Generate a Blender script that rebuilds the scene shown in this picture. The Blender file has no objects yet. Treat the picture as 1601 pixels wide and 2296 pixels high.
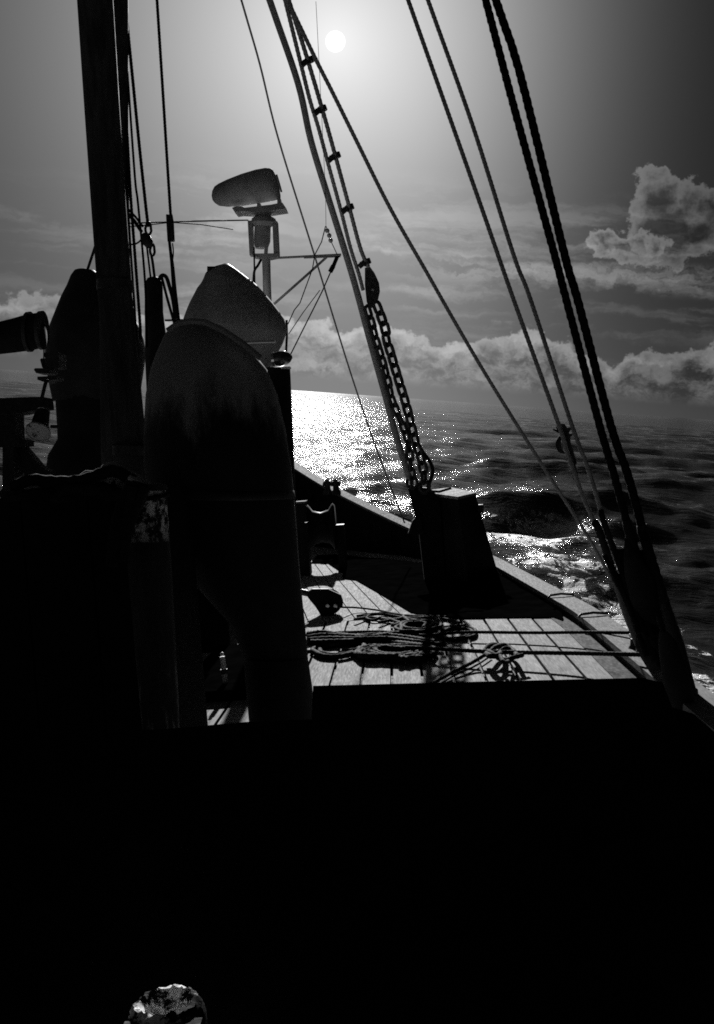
import bpy, math, random
import numpy as np
from mathutils import Matrix, Vector

random.seed(7); np.random.seed(7)
SC = bpy.context.scene
COL = SC.collection

# ------------------------------------------------------------------ frames
# Ship frame: +Y to the bow, +X to starboard, deck at z = 0, the eye 1.4 m above it.
# World frame: +Z up from a level sea. The ship heels and pitches in the swell.
FPX, CX, CY = 2300.0, 800.5, 1147.5
EYE = 1.4
SEA_DROP = 4.2

def nrm(v):
    v = np.array(v, float); return v / np.linalg.norm(v)
def camray(x, y): return np.array([x - CX, CY - y, FPX])

_Y = nrm(camray(879, 1040))
_up = np.array([-math.sin(math.radians(4)), math.cos(math.radians(4)), 0])
_Z = nrm(_up - _Y * _up.dot(_Y))
_X = np.cross(_Z, _Y) if np.cross(_Z, _Y)[0] > 0 else -np.cross(_Z, _Y)
RS = np.array([_X, _Y, _Z])                       # lens axes -> ship axes
_N = np.cross(camray(0, 827), camray(1595, 941)); _N = nrm(_N if _N[1] > 0 else -_N)
SEA_N = RS @ _N                                   # the sea's up in ship axes
SUN_S = RS @ nrm(camray(752, 93))
wz = SEA_N; wy = nrm(np.array([0, 1, 0]) - wz * wz[1]); wx = np.cross(wy, wz)
RW = np.array([wx, wy, wz])                       # ship -> world rotation
SUN_W = RW @ SUN_S

def to_world(p): return RW @ (np.array(p, float) - [0, 0, EYE]) + [0, 0, SEA_DROP]
M4 = Matrix.Identity(4)
for i in range(3):
    for j in range(3): M4[i][j] = float(RW[i][j])
_t = to_world((0, 0, 0))
for i in range(3): M4[i][3] = float(_t[i])

def at(x, y, Y):
    d = RS @ camray(x, y); return d * (Y / d[1]) + np.array([0, 0, EYE])
def on(x, y, z=0.0):
    d = RS @ camray(x, y); return d * ((z - EYE) / d[2]) + np.array([0, 0, EYE])
def on_sea(x, y):
    d = RW @ (RS @ camray(x, y)); return d[:2] * (-SEA_DROP / d[2])
def azel(x, y):
    d = RW @ (RS @ nrm(camray(x, y)))
    return math.degrees(math.atan2(d[0], d[1])), math.degrees(math.asin(d[2]))

# ------------------------------------------------------------------ camera
cd = bpy.data.cameras.new('camera'); cam = bpy.data.objects.new('camera', cd); COL.objects.link(cam)
cd.sensor_fit = 'VERTICAL'; cd.sensor_height = 36.0; cd.sensor_width = 25.1
cd.lens = 36.0 * FPX / 2295.0
cd.clip_start = 0.05; cd.clip_end = 40000
_r = RW @ (RS @ np.array([1, 0, 0])); _u = RW @ (RS @ np.array([0, 1, 0])); _f = RW @ (RS @ np.array([0, 0, 1]))
cm = Matrix.Identity(4)
for i in range(3):
    cm[i][0] = float(_r[i]); cm[i][1] = float(_u[i]); cm[i][2] = float(-_f[i])
cm[2][3] = SEA_DROP
cam.matrix_world = cm
SC.camera = cam

# ------------------------------------------------------------------ node helper
class NT:
    def __init__(s, tree): s.t = tree; s.n = tree.nodes; s.l = tree.links
    def new(s, typ, **kw):
        nd = s.n.new(typ)
        for k, v in kw.items(): setattr(nd, k, v)
        return nd
    def put(s, sock, v):
        if isinstance(v, bpy.types.NodeSocket): s.l.new(v, sock)
        elif v is not None: sock.default_value = v
    def m(s, op, a, b=None, c=None, clamp=False):
        nd = s.new('ShaderNodeMath', operation=op); nd.use_clamp = clamp
        for i, v in enumerate((a, b, c)):
            if v is not None: s.put(nd.inputs[i], v)
        return nd.outputs[0]
    def v(s, op, a, b=None, scale=None):
        nd = s.new('ShaderNodeVectorMath', operation=op)
        s.put(nd.inputs[0], a)
        if b is not None: s.put(nd.inputs[1], b)
        if scale is not None: s.put(nd.inputs['Scale'], scale)
        return nd.outputs['Value'] if op in ('DOT_PRODUCT', 'LENGTH', 'DISTANCE') else nd.outputs[0]
    def noise(s, vec, scale, detail=4, rough=0.55, dist=0.0):
        nd = s.new('ShaderNodeTexNoise'); s.put(nd.inputs['Vector'], vec)
        nd.inputs['Scale'].default_value = scale; nd.inputs['Detail'].default_value = detail
        nd.inputs['Roughness'].default_value = rough; nd.inputs['Distortion'].default_value = dist
        return nd.outputs[0]
    def ss(s, x, a, b, lo=0.0, hi=1.0):
        nd = s.new('ShaderNodeMapRange', interpolation_type='SMOOTHSTEP')
        s.put(nd.inputs['Value'], x)
        nd.inputs['From Min'].default_value = a; nd.inputs['From Max'].default_value = b
        nd.inputs['To Min'].default_value = lo; nd.inputs['To Max'].default_value = hi
        return nd.outputs[0]
    def comb(s, x, y, z=0.0):
        nd = s.new('ShaderNodeCombineXYZ')
        for i, v in enumerate((x, y, z)): s.put(nd.inputs[i], v)
        return nd.outputs[0]
    def sep(s, v):
        nd = s.new('ShaderNodeSeparateXYZ'); s.put(nd.inputs[0], v); return nd.outputs

# ------------------------------------------------------------------ sky (black-and-white, seen through a red filter)
world = bpy.data.worlds.new('World'); SC.world = world; world.use_nodes = True
W = NT(world.node_tree); W.n.clear()
sun_el = math.asin(SUN_W[2]); sun_az = math.atan2(SUN_W[0], SUN_W[1])
sky = W.new('ShaderNodeTexSky', sky_type='NISHITA'); sky.sun_disc = False
sky.sun_elevation = sun_el; sky.sun_rotation = sun_az
sky.air_density = 1.0; sky.dust_density = 0.4; sky.ozone_density = 1.0
red = W.new('ShaderNodeSeparateColor'); W.l.new(sky.outputs[0], red.inputs[0])
base = W.m('MULTIPLY', red.outputs[0], 0.008)
geo = W.new('ShaderNodeNewGeometry')
dirv = W.v('NORMALIZE', W.v('SCALE', geo.outputs['Incoming'], scale=-1.0))
dx, dy, dz = W.sep(dirv)
az = W.m('MULTIPLY', W.m('ARCTAN2', dx, dy), 57.29578)
el = W.m('MULTIPLY', W.m('ARCSINE', dz), 57.29578)
cosang = W.v('DOT_PRODUCT', dirv, tuple(float(c) for c in SUN_W))
ang = W.m('MULTIPLY', W.m('ARCCOSINE', W.m('MINIMUM', cosang, 0.9999999)), 57.29578)
def ex(x, w): return W.m('EXPONENT', W.m('MULTIPLY', x, -1.0 / w))
SUN_AZ = math.degrees(sun_az)
halo = W.m('ADD', W.m('MULTIPLY', ex(W.m('POWER', ang, 1.5), 37.0), 10.6), W.m('MULTIPLY', ex(ang, 3.2), 3.6))
azr = W.m('SUBTRACT', az, SUN_AZ)
halo = W.m('MULTIPLY', halo, W.ss(azr, 4.0, 22.0, 1.0, 0.22))   # the thin high veil that scatters the glow clears to the right
veil = W.ss(azr, -26.0, 18.0, 0.35, 0.0)
veil = W.m('MULTIPLY', veil, W.ss(el, 0.0, 45.0, 1.0, 0.5))
# low sea haze, brightest below the sun
hz = W.m('MULTIPLY', ex(W.m('ABSOLUTE', el), 6.5), W.m('ADD', 0.45, W.m('MULTIPLY', 1.3, ex(W.m('POWER', W.m('ABSOLUTE', W.m('SUBTRACT', azr, 2.0)), 2.0), 190.0))))
clear = W.m('ADD', W.m('ADD', base, veil), W.m('ADD', halo, hz))
# clouds in degrees of bearing and height
wob = W.new('ShaderNodeTexNoise'); wob.inputs['Scale'].default_value = 0.75; wob.inputs['Detail'].default_value = 6; wob.inputs['Roughness'].default_value = 0.6
p0 = W.comb(az, el); W.put(wob.inputs['Vector'], p0)
pw = W.v('ADD', p0, W.v('SCALE', W.v('SUBTRACT', wob.outputs['Color'], (0.5, 0.5, 0.5)), scale=1.9))
# thin streaks
pst = W.v('MULTIPLY', W.v('ADD', p0, W.v('SCALE', W.v('SUBTRACT', wob.outputs['Color'], (0.5, 0.5, 0.5)), scale=0.8)), (0.075, 0.8, 1.0))
st = W.noise(pst, 1.0, 7, 0.58, 0.35)
stm = W.ss(st, 0.45, 0.66)
stm = W.m('MULTIPLY', stm, W.m('MULTIPLY', W.ss(el, 1.0, 3.0), W.ss(el, 8.0, 12.5, 1.0, 0.0)))
pgate = W.noise(W.v('MULTIPLY', p0, (0.05, 0.12, 1.0)), 1.0, 2, 0.5)
stm = W.m('MULTIPLY', stm, W.ss(pgate, 0.36, 0.55))
stm = W.m('MULTIPLY', stm, W.ss(azr, -15.0, -5.0, 0.4, 1.0))
# low bank of heaped cloud
topn = W.noise(W.comb(W.m('MULTIPLY', az, 0.22), 3.7, 0.0), 1.0, 3, 0.6)
top = W.m('ADD', 1.4, W.m('MULTIPLY', topn, 4.6))
pew = W.sep(pw)
fb = W.m('SUBTRACT', top, pew[1])
def puff(f, scale):
    n1 = W.noise(W.v('ADD', p0, (17.0, 5.0, 0.0)), scale, 6, 0.62)
    return W.m('ADD', f, W.m('MULTIPLY', W.m('SUBTRACT', n1, 0.5), 1.6))
fb = puff(fb, 0.8)
bank = W.m('MULTIPLY', W.ss(fb, 0.0, 0.6), W.ss(el, 0.55, 1.3))
brim = W.m('MULTIPLY', W.m('MULTIPLY', W.ss(fb, 0.0, 0.25), W.ss(fb, 0.25, 1.3, 1.0, 0.0)), W.ss(el, 0.55, 1.3))
bint = W.noise(W.v('MULTIPLY', pw, (0.5, 1.1, 1.0)), 1.0, 6, 0.62)
# one tall heap to the right, with a lower shelf
def heap(circ):
    f = None
    for (px_, py_, r) in circ:
        a, e = azel(px_, py_)
        d = W.m('SUBTRACT', r / 40.0, W.v('DISTANCE', pw, (a, e, 0.0)))
        f = d if f is None else W.m('MAXIMUM', f, d)
    return puff(f, 1.1)
f1 = heap([(1462, 400, 36), (1480, 450, 60), (1500, 520, 80), (1450, 520, 45), (1550, 440, 42), (1590, 470, 50), (1570, 520, 55)])
f2 = heap([(1355, 545, 34), (1390, 552, 36), (1430, 556, 34), (1470, 562, 30)])
def rimof(f, w=0.9): return W.m('MULTIPLY', W.ss(f, -0.05, 0.18), W.ss(f, 0.18, w, 1.0, 0.0))
m1 = W.ss(f1, 0.0, 0.5); m2 = W.ss(f2, 0.0, 0.3)
edge = W.m('MAXIMUM', rimof(f1, 1.15), W.m('MULTIPLY', rimof(f2, 0.8), 1.2))
edge = W.m('MULTIPLY', edge, W.ss(azr, 8.0, 30.0, 1.0, 0.45))
body = W.m('MULTIPLY', W.m('MAXIMUM', m1, m2), W.ss(W.noise(W.v('MULTIPLY', pw, (0.55, 0.8, 1.0)), 1.0, 6, 0.62), 0.4, 0.68))
edge = W.m('ADD', edge, W.m('MULTIPLY', body, 0.12))
shelf = W.m('MULTIPLY', W.ss(W.noise(W.v('MULTIPLY', pw, (0.16, 1.2, 1.0)), 1.0, 6, 0.6), 0.42, 0.62),
            W.m('MULTIPLY', W.ss(el, 6.0, 6.8), W.ss(el, 7.4, 8.2, 1.0, 0.0)))
shelf = W.m('MULTIPLY', shelf, W.ss(azr, 2.0, 9.0))
# light through cloud follows the glow around the sun
thru = W.m('ADD', 0.30, W.m('MULTIPLY', 5.0, ex(ang, 11.0)))
cl = W.m('MULTIPLY', stm, W.m('MULTIPLY', thru, 1.25))
cl = W.m('ADD', cl, W.m('MULTIPLY', shelf, W.m('MULTIPLY', thru, 1.0)))
cl = W.m('ADD', cl, W.m('MULTIPLY', bank, W.m('MULTIPLY', thru, W.ss(bint, 0.36, 0.68, -0.3, 1.7))))
cl = W.m('ADD', cl, W.m('MULTIPLY', brim, W.m('MULTIPLY', thru, 2.0)))
cl = W.m('ADD', cl, W.m('MULTIPLY', edge, W.m('MULTIPLY', thru, 1.6)))
cl = W.m('SUBTRACT', cl, W.m('MULTIPLY', W.m('MAXIMUM', m1, m2), 0.12))
disc = W.m('MULTIPLY', W.ss(ang, 0.40, 0.52, 1.0, 0.0), 30.0)
tot = W.m('ADD', W.m('MAXIMUM', W.m('ADD', clear, cl), 0.02), disc)
bg = W.new('ShaderNodeBackground'); W.put(bg.inputs['Color'], W.comb(tot, tot, tot)); bg.inputs['Strength'].default_value = 0.05
wo = W.new('ShaderNodeOutputWorld'); W.l.new(bg.outputs[0], wo.inputs[0])
world.cycles.sampling_method = 'MANUAL'; world.cycles.sample_map_resolution = 1024

# ------------------------------------------------------------------ sun
ld = bpy.data.lights.new('sun', 'SUN'); ld.energy = 4.6; ld.angle = math.radians(0.53); ld.color = (1, 1, 1)
sun = bpy.data.objects.new('sun', ld); COL.objects.link(sun)
sun.rotation_euler = Vector(tuple(SUN_W)).to_track_quat('Z', 'Y').to_euler()
sun.location = tuple(SUN_W * 60)

SC.view_settings.view_transform = 'Standard'; SC.view_settings.look = 'None'
SC.view_settings.exposure = 0.38; SC.view_settings.gamma = 1.0; SC.view_settings.use_curve_mapping = False
SC.render.engine = 'CYCLES'
SC.cycles.use_denoising = False
SC.cycles.max_bounces = 6; SC.cycles.diffuse_bounces = 3; SC.cycles.glossy_bounces = 3
SC.cycles.caustics_reflective = False; SC.cycles.caustics_refractive = False
SC.cycles.sample_clamp_indirect = 4.0
SC.cycles.filter_width = 1.7

# ------------------------------------------------------------------ materials
def material(name, col=0.05, rough=0.6, spec=0.3, var=0.3, scale=8.0, stretch=(1, 1, 1), bump=0.2, bscale=None,
             metal=0.0, worn=None, per_object=0.0, blotch=0.0, fade=None):
    mt = bpy.data.materials.new(name); mt.use_nodes = True
    T = NT(mt.node_tree); bs = T.n['Principled BSDF']
    tc = T.new('ShaderNodeTexCoord').outputs['Object']
    off = tc
    if per_object:
        oi = T.new('ShaderNodeObjectInfo')
        off = T.v('ADD', tc, T.comb(T.m('MULTIPLY', oi.outputs['Random'], 37.0), T.m('MULTIPLY', oi.outputs['Random'], 91.0), 0.0))
    v = T.v('MULTIPLY', off, tuple(stretch))
    n1 = T.noise(v, scale, 7, 0.62)
    c = T.m('MULTIPLY', col, T.ss(n1, 0.25, 0.75, 1 - var, 1 + var))
    if per_object:
        c = T.m('MULTIPLY', c, T.ss(oi.outputs['Random'], 0.0, 1.0, 1 - per_object, 1 + per_object))
    if blotch:
        nb = T.noise(off, 2.1, 5, 0.6, 0.4)
        c = T.m('MULTIPLY', c, T.ss(nb, 0.32, 0.5, 1 - blotch, 1.0))
    if worn:  # second tone in patches
        wcol, lo, hi, ws = worn
        nw = T.noise(T.v('MULTIPLY', off, tuple(stretch)), ws, 9, 0.68)
        k = T.ss(nw, lo, hi)
        if fade and len(fade) == 3: k = T.ss(T.m('ADD', nw, T.ss(T.sep(tc)[2], fade[0], fade[1], -fade[2], fade[2])), lo, hi)
        elif fade: k = T.m('MULTIPLY', k, T.ss(T.sep(tc)[2], fade[0], fade[1]))
        c = T.m('ADD', T.m('MULTIPLY', c, T.m('SUBTRACT', 1.0, k)), T.m('MULTIPLY', k, wcol))
    T.put(bs.inputs['Base Color'], T.comb(c, c, c))
    n2 = T.noise(v, bscale or scale * 3, 6, 0.6)
    T.put(bs.inputs['Roughness'], T.ss(n2, 0.3, 0.7, max(0.02, rough - 0.1), min(1, rough + 0.1)))
    bs.inputs['Specular IOR Level'].default_value = spec
    bs.inputs['Metallic'].default_value = metal
    if bump:
        b = T.new('ShaderNodeBump'); b.inputs['Strength'].default_value = bump; b.inputs['Distance'].default_value = 0.01
        T.put(b.inputs['Height'], T.m('ADD', n1, T.m('MULTIPLY', n2, 0.5))); T.l.new(b.outputs[0], bs.inputs['Normal'])
    return mt

MAT = {
    'plank': material('weathered deck plank', 0.29, 0.85, 0.08, 0.26, 4.0, (9, 0.7, 9), 0.25, per_object=0.17, blotch=0.32),
    'waterway': material('tarred waterway', 0.09, 0.9, 0.05, 0.5, 6.0, (3, 1, 3), 0.3, blotch=0.5),
    'rail': material('weathered rail timber', 0.17, 0.85, 0.1, 0.35, 5.0, (6, 0.8, 6), 0.3, per_object=0.1),
    'caulk': material('pitch caulking', 0.012, 0.8, 0.1),
    'black': material('black ship paint', 0.010, 0.7, 0.12, 0.5, 3.0, bump=0.15),
    'darkwood': material('dark wet timber', 0.02, 0.7, 0.2, 0.5, 5.0, (5, 1, 5), 0.3),
    'mast': material('tarred mast timber', 0.05, 0.85, 0.05, 0.5, 4.0, (6, 6, 0.6), 0.2),
    'steel': material('dark painted steel', 0.016, 0.55, 0.3, 0.5, 5.0, bump=0.12),
    'iron': material('rusty iron', 0.03, 0.5, 0.4, 0.5, 20.0, bump=0.3),
    'rope': material('dark manila rope', 0.009, 0.85, 0.1, 0.4, 30.0, bump=0.3),
    'lit_rope': material('rope with painted sunlight', 0.34, 0.9, 0.1, 0.4, 30.0, bump=0.3),  # pale tone paints sunlit edges into some turns of the rope pile
    'canvas': material('dark canvas', 0.02, 0.9, 0.1, 0.4, 6.0, bump=0.3),
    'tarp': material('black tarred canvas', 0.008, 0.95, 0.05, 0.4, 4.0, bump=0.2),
    'peel': material('peeling white paint', 0.015, 0.85, 0.1, 0.4, 18.0, (1, 1, 0.8), 0.5, worn=(0.85, 0.45, 0.58, 26.0), fade=(1.135, 1.27)),
    'peel_low': material('bare weathered post timber', 0.02, 0.8, 0.2, 0.4, 14.0, (1, 1, 0.16), 0.5, worn=(0.32, 0.50, 0.66, 26.0), fade=(0.95, 0.30)),
    'flake': material('flaked white paint on iron', 0.010, 0.85, 0.1, 0.4, 9.0, bump=0.8, worn=(0.8, 0.49, 0.54, 13.0)),
    'chipped': material('chipped white paint', 0.03, 0.8, 0.1, 0.3, 12.0, bump=0.3, worn=(0.6, 0.40, 0.5, 14.0)),
    'white': material('white enamel', 0.75, 0.35, 0.5, 0.1, 6.0, bump=0.05),
    'glass': material('dark lamp glass', 0.03, 0.05, 0.9, 0.1, 3.0, bump=0.0),
    'chrome': material('bright metal', 0.5, 0.18, 0.5, 0.1, 5.0, metal=1.0, bump=0.02),
    'pitch': material('shade black', 0.0025, 1.0, 0.0, 0.5, 4.0, bump=0.2),  # near-black that stands in for shade on the deck
    'grey': material('flat glare grey', 0.42, 0.6, 0.3, 0.35, 3.0, bump=0.12, blotch=0.3),  # paleness stands in for sun glare on the searchlight and middle cowl
    'glare_grey': material('hood glare fading to black', 0.014, 0.65, 0.2, 0.45, 2.2, (1, 1, .35), bump=0.15, blotch=0.3, worn=(0.22, 0.42, 0.70, 5.0), fade=(1.2, 2.1, .34)),  # sun glare painted into the hood: pale at the top, ragged black below
    'manila': material('pale manila rope', 0.34, 0.85, 0.1, 0.3, 30.0, bump=0.3),  # manila's own tone, its paleness also standing in for glare near the sun
    'hull': material('black hull plating', 0.02, 0.5, 0.4, 0.4, 1.5, bump=0.1),
}

# ------------------------------------------------------------------ mesh builder (ship coordinates)
def spline(pts, n=8):
    P = [np.array(p, float) for p in pts]
    if len(P) < 3:
        return [P[0] + (P[1] - P[0]) * t for t in np.linspace(0, 1, n + 1)]
    out = []
    for i in range(len(P) - 1):
        p0 = P[i - 1] if i else 2 * P[0] - P[1]
        p1, p2 = P[i], P[i + 1]
        p3 = P[i + 2] if i + 2 < len(P) else 2 * P[-1] - P[-2]
        for t in np.linspace(0, 1, n, endpoint=False):
            out.append(0.5 * (2 * p1 + (p2 - p0) * t + (2 * p0 - 5 * p1 + 4 * p2 - p3) * t ** 2 + (3 * p1 - p0 - 3 * p2 + p3) * t ** 3))
    out.append(P[-1]); return out

def resample(pts, step):
    P = np.array(pts); seg = np.linalg.norm(np.diff(P, axis=0), axis=1); s = np.concatenate([[0], np.cumsum(seg)])
    n = max(2, int(s[-1] / step) + 1); q = np.linspace(0, s[-1], n)
    return [np.array([np.interp(v, s, P[:, k]) for k in range(3)]) for v in q], q

class MB:
    def __init__(s): s.V = []; s.F = []
    def add(s, V, F):
        o = len(s.V); s.V += [tuple(map(float, v)) for v in V]; s.F += [tuple(i + o for i in f) for f in F]; return s
    def rings(s, R, cap=True, closed=False):
        n = len(R[0]); V = [p for r in R for p in r]; F = []
        L = len(R)
        for i in range(L if closed else L - 1):
            a, b = i * n, ((i + 1) % L) * n
            for j in range(n):
                k = (j + 1) % n; F.append((a + j, a + k, b + k, b + j))
        if cap and not closed:
            F.append(tuple(range(n))[::-1]); F.append(tuple(range((L - 1) * n, L * n)))
        return s.add(V, F)
    def tube(s, pts, r, seg=8, cap=True, twist=None, closed=False):
        P = [np.array(p, float) for p in pts]; L = len(P)
        rr = [r] * L if np.isscalar(r) else list(np.interp(np.linspace(0, 1, L), np.linspace(0, 1, len(r)), r))
        t0 = nrm(P[1] - P[0]); a = np.array([0, 0, 1.0]) if abs(t0[2]) < 0.9 else np.array([1.0, 0, 0])
        u = nrm(a - t0 * a.dot(t0)); R = []; dist = 0.0
        for i in range(L):
            t = nrm(P[min(i + 1, L - 1)] - P[max(i - 1, 0)])
            u = nrm(u - t * u.dot(t)); w = np.cross(t, u)
            if i: dist += np.linalg.norm(P[i] - P[i - 1])
            ring = []
            for j in range(seg):
                ph = 2 * math.pi * j / seg
                q = rr[i]
                if twist: q *= 1 + 0.09 * math.cos(3 * (ph - 2 * math.pi * dist / twist))
                ring.append(P[i] + (u * math.cos(ph) + w * math.sin(ph)) * q)
            R.append(ring)
        return s.rings(R, cap, closed)
    def laid(s, pts, r, pitch=None, seg=9):                      # three-strand rope
        pitch = pitch or r * 6.5
        P, q = resample(pts, pitch / 8)
        return s.tube(P, r, seg, True, pitch)
    def hexa(s, c):                                              # eight corners: bottom four, top four
        return s.add(c, [(3, 2, 1, 0), (4, 5, 6, 7), (0, 1, 5, 4), (1, 2, 6, 5), (2, 3, 7, 6), (3, 0, 4, 7)])
    def box(s, lo, hi):
        (a, b, c), (d, e, f) = lo, hi
        return s.hexa([(a, b, c), (d, b, c), (d, e, c), (a, e, c), (a, b, f), (d, b, f), (d, e, f), (a, e, f)])
    def lathe(s, o, axis, prof, seg=20, sx=1.0):
        o = np.array(o, float); t = nrm(axis); a = np.array([0, 0, 1.0]) if abs(t[2]) < 0.9 else np.array([0, 1.0, 0])
        u = nrm(a - t * a.dot(t)); w = np.cross(t, u)
        return s.rings([[o + t * h + (u * math.cos(2 * math.pi * j / seg) + w * math.sin(2 * math.pi * j / seg) * sx) * max(r, 1e-4)
                         for j in range(seg)] for (h, r) in prof])
    def ball(s, o, r, seg=14):
        return s.lathe(o, (0, 0, 1), [(-r * math.cos(a), r * math.sin(a)) for a in np.linspace(0.05, math.pi - 0.05, 9)], seg)
    def outline(s, pix, Y, depth):                               # solid plate cut to an outline standing athwart at Y
        fr = [at(x, y, Y) for (x, y) in pix]; bk = [p + np.array([0, depth, 0]) for p in fr]
        n = len(pix); F = [tuple(range(n)), tuple(range(n, 2 * n))[::-1]] + [(j, j + n, (j + 1) % n + n, (j + 1) % n) for j in range(n)]
        return s.add(fr + bk, F)
    def slices(s, rows, Y, ky=1.0, seg=24, cap=True):            # stacked ellipses: (left x, right x, y) per row
        R = []
        for row in rows:
            xl, xr, y = row[:3]; yy = row[3] if len(row) > 3 else Y
            a, b = at(xl, y, yy), at(xr, y, yy); c = (a + b) / 2; h = (b - a) / 2; rad = np.linalg.norm(h)
            R.append([c + h * math.cos(t) + np.array([0, 1, 0]) * rad * ky * math.sin(t) for t in np.linspace(0, 2 * math.pi, seg, endpoint=False)])
        return s.rings(R, cap)
    def vslices(s, cols, Y, ky=1.0, seg=20):                     # the same, sideways: (x, top y, bottom y)
        R = []
        for (x, yt, yb) in cols:
            a, b = at(x, yt, Y), at(x, yb, Y); c = (a + b) / 2; h = (a - b) / 2; rad = np.linalg.norm(h)
            R.append([c + h * math.cos(t) + np.array([0, 1, 0]) * rad * ky * math.sin(t) for t in np.linspace(0, 2 * math.pi, seg, endpoint=False)])
        return s.rings(R)
    def mesh(s, name, base, smooth):
        me = bpy.data.meshes.new(name); b = np.array(base, float)
        me.from_pydata([tuple(np.array(v) - b) for v in s.V], [], s.F); me.update()
        import bmesh
        bm = bmesh.new(); bm.from_mesh(me); bmesh.ops.recalc_face_normals(bm, faces=bm.faces); bm.to_mesh(me); bm.free()
        if smooth:
            me.polygons.foreach_set('use_smooth', [True] * len(me.polygons))
            try: me.set_sharp_from_angle(angle=math.radians(42))
            except Exception: pass
        return me
    def build(s, name, mat, parent=None, smooth=True, base=None):
        """Parts take their thing's base; a top-level mesh gets one of its own and stands in the heeled ship frame."""
        if parent is not None: b = parent['_b']
        else: b = base if base is not None else (np.mean(np.array(s.V), axis=0) * [1, 1, 0] + [0, 0, min(v[2] for v in s.V)])
        me = s.mesh(name, b, smooth); me.materials.append(MAT[mat])
        o = bpy.data.objects.new(name, me); COL.objects.link(o)
        o['_b'] = [float(c) for c in b]
        if parent is not None: o.parent = parent
        else: o.matrix_world = M4 @ Matrix.Translation(Vector([float(c) for c in b]))
        return o

def tag(o, label=None, cat=None, group=None, kind=None):
    if label: o['label'] = label
    if cat: o['category'] = cat
    if group: o['group'] = group
    if kind: o['kind'] = kind
    return o

def thing(name, label, cat, base, group=None):
    o = bpy.data.objects.new(name, None); COL.objects.link(o); o.empty_display_size = 0.2
    o['_b'] = [float(c) for c in base]
    o.matrix_world = M4 @ Matrix.Translation(Vector([float(c) for c in base]))
    return tag(o, label, cat, group)

def pxs(pts, Ya, Yb=None):
    """Points along a line in view, running from depth Ya to depth Yb."""
    if Yb is None: Yb = Ya
    q = np.array(pts, float); d = np.concatenate([[0], np.cumsum(np.linalg.norm(np.diff(q, axis=0), axis=1))]); d /= max(d[-1], 1e-9)
    return [at(x, y, Ya + (Yb - Ya) * t) for (x, y), t in zip(q, d)]

def extend(P, k):
    return [P[0] + (P[0] - P[1]) / np.linalg.norm(P[0] - P[1]) * k] + list(P)
def lead(P, k, n=6):
    return extend(spline(P, n), k)

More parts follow.
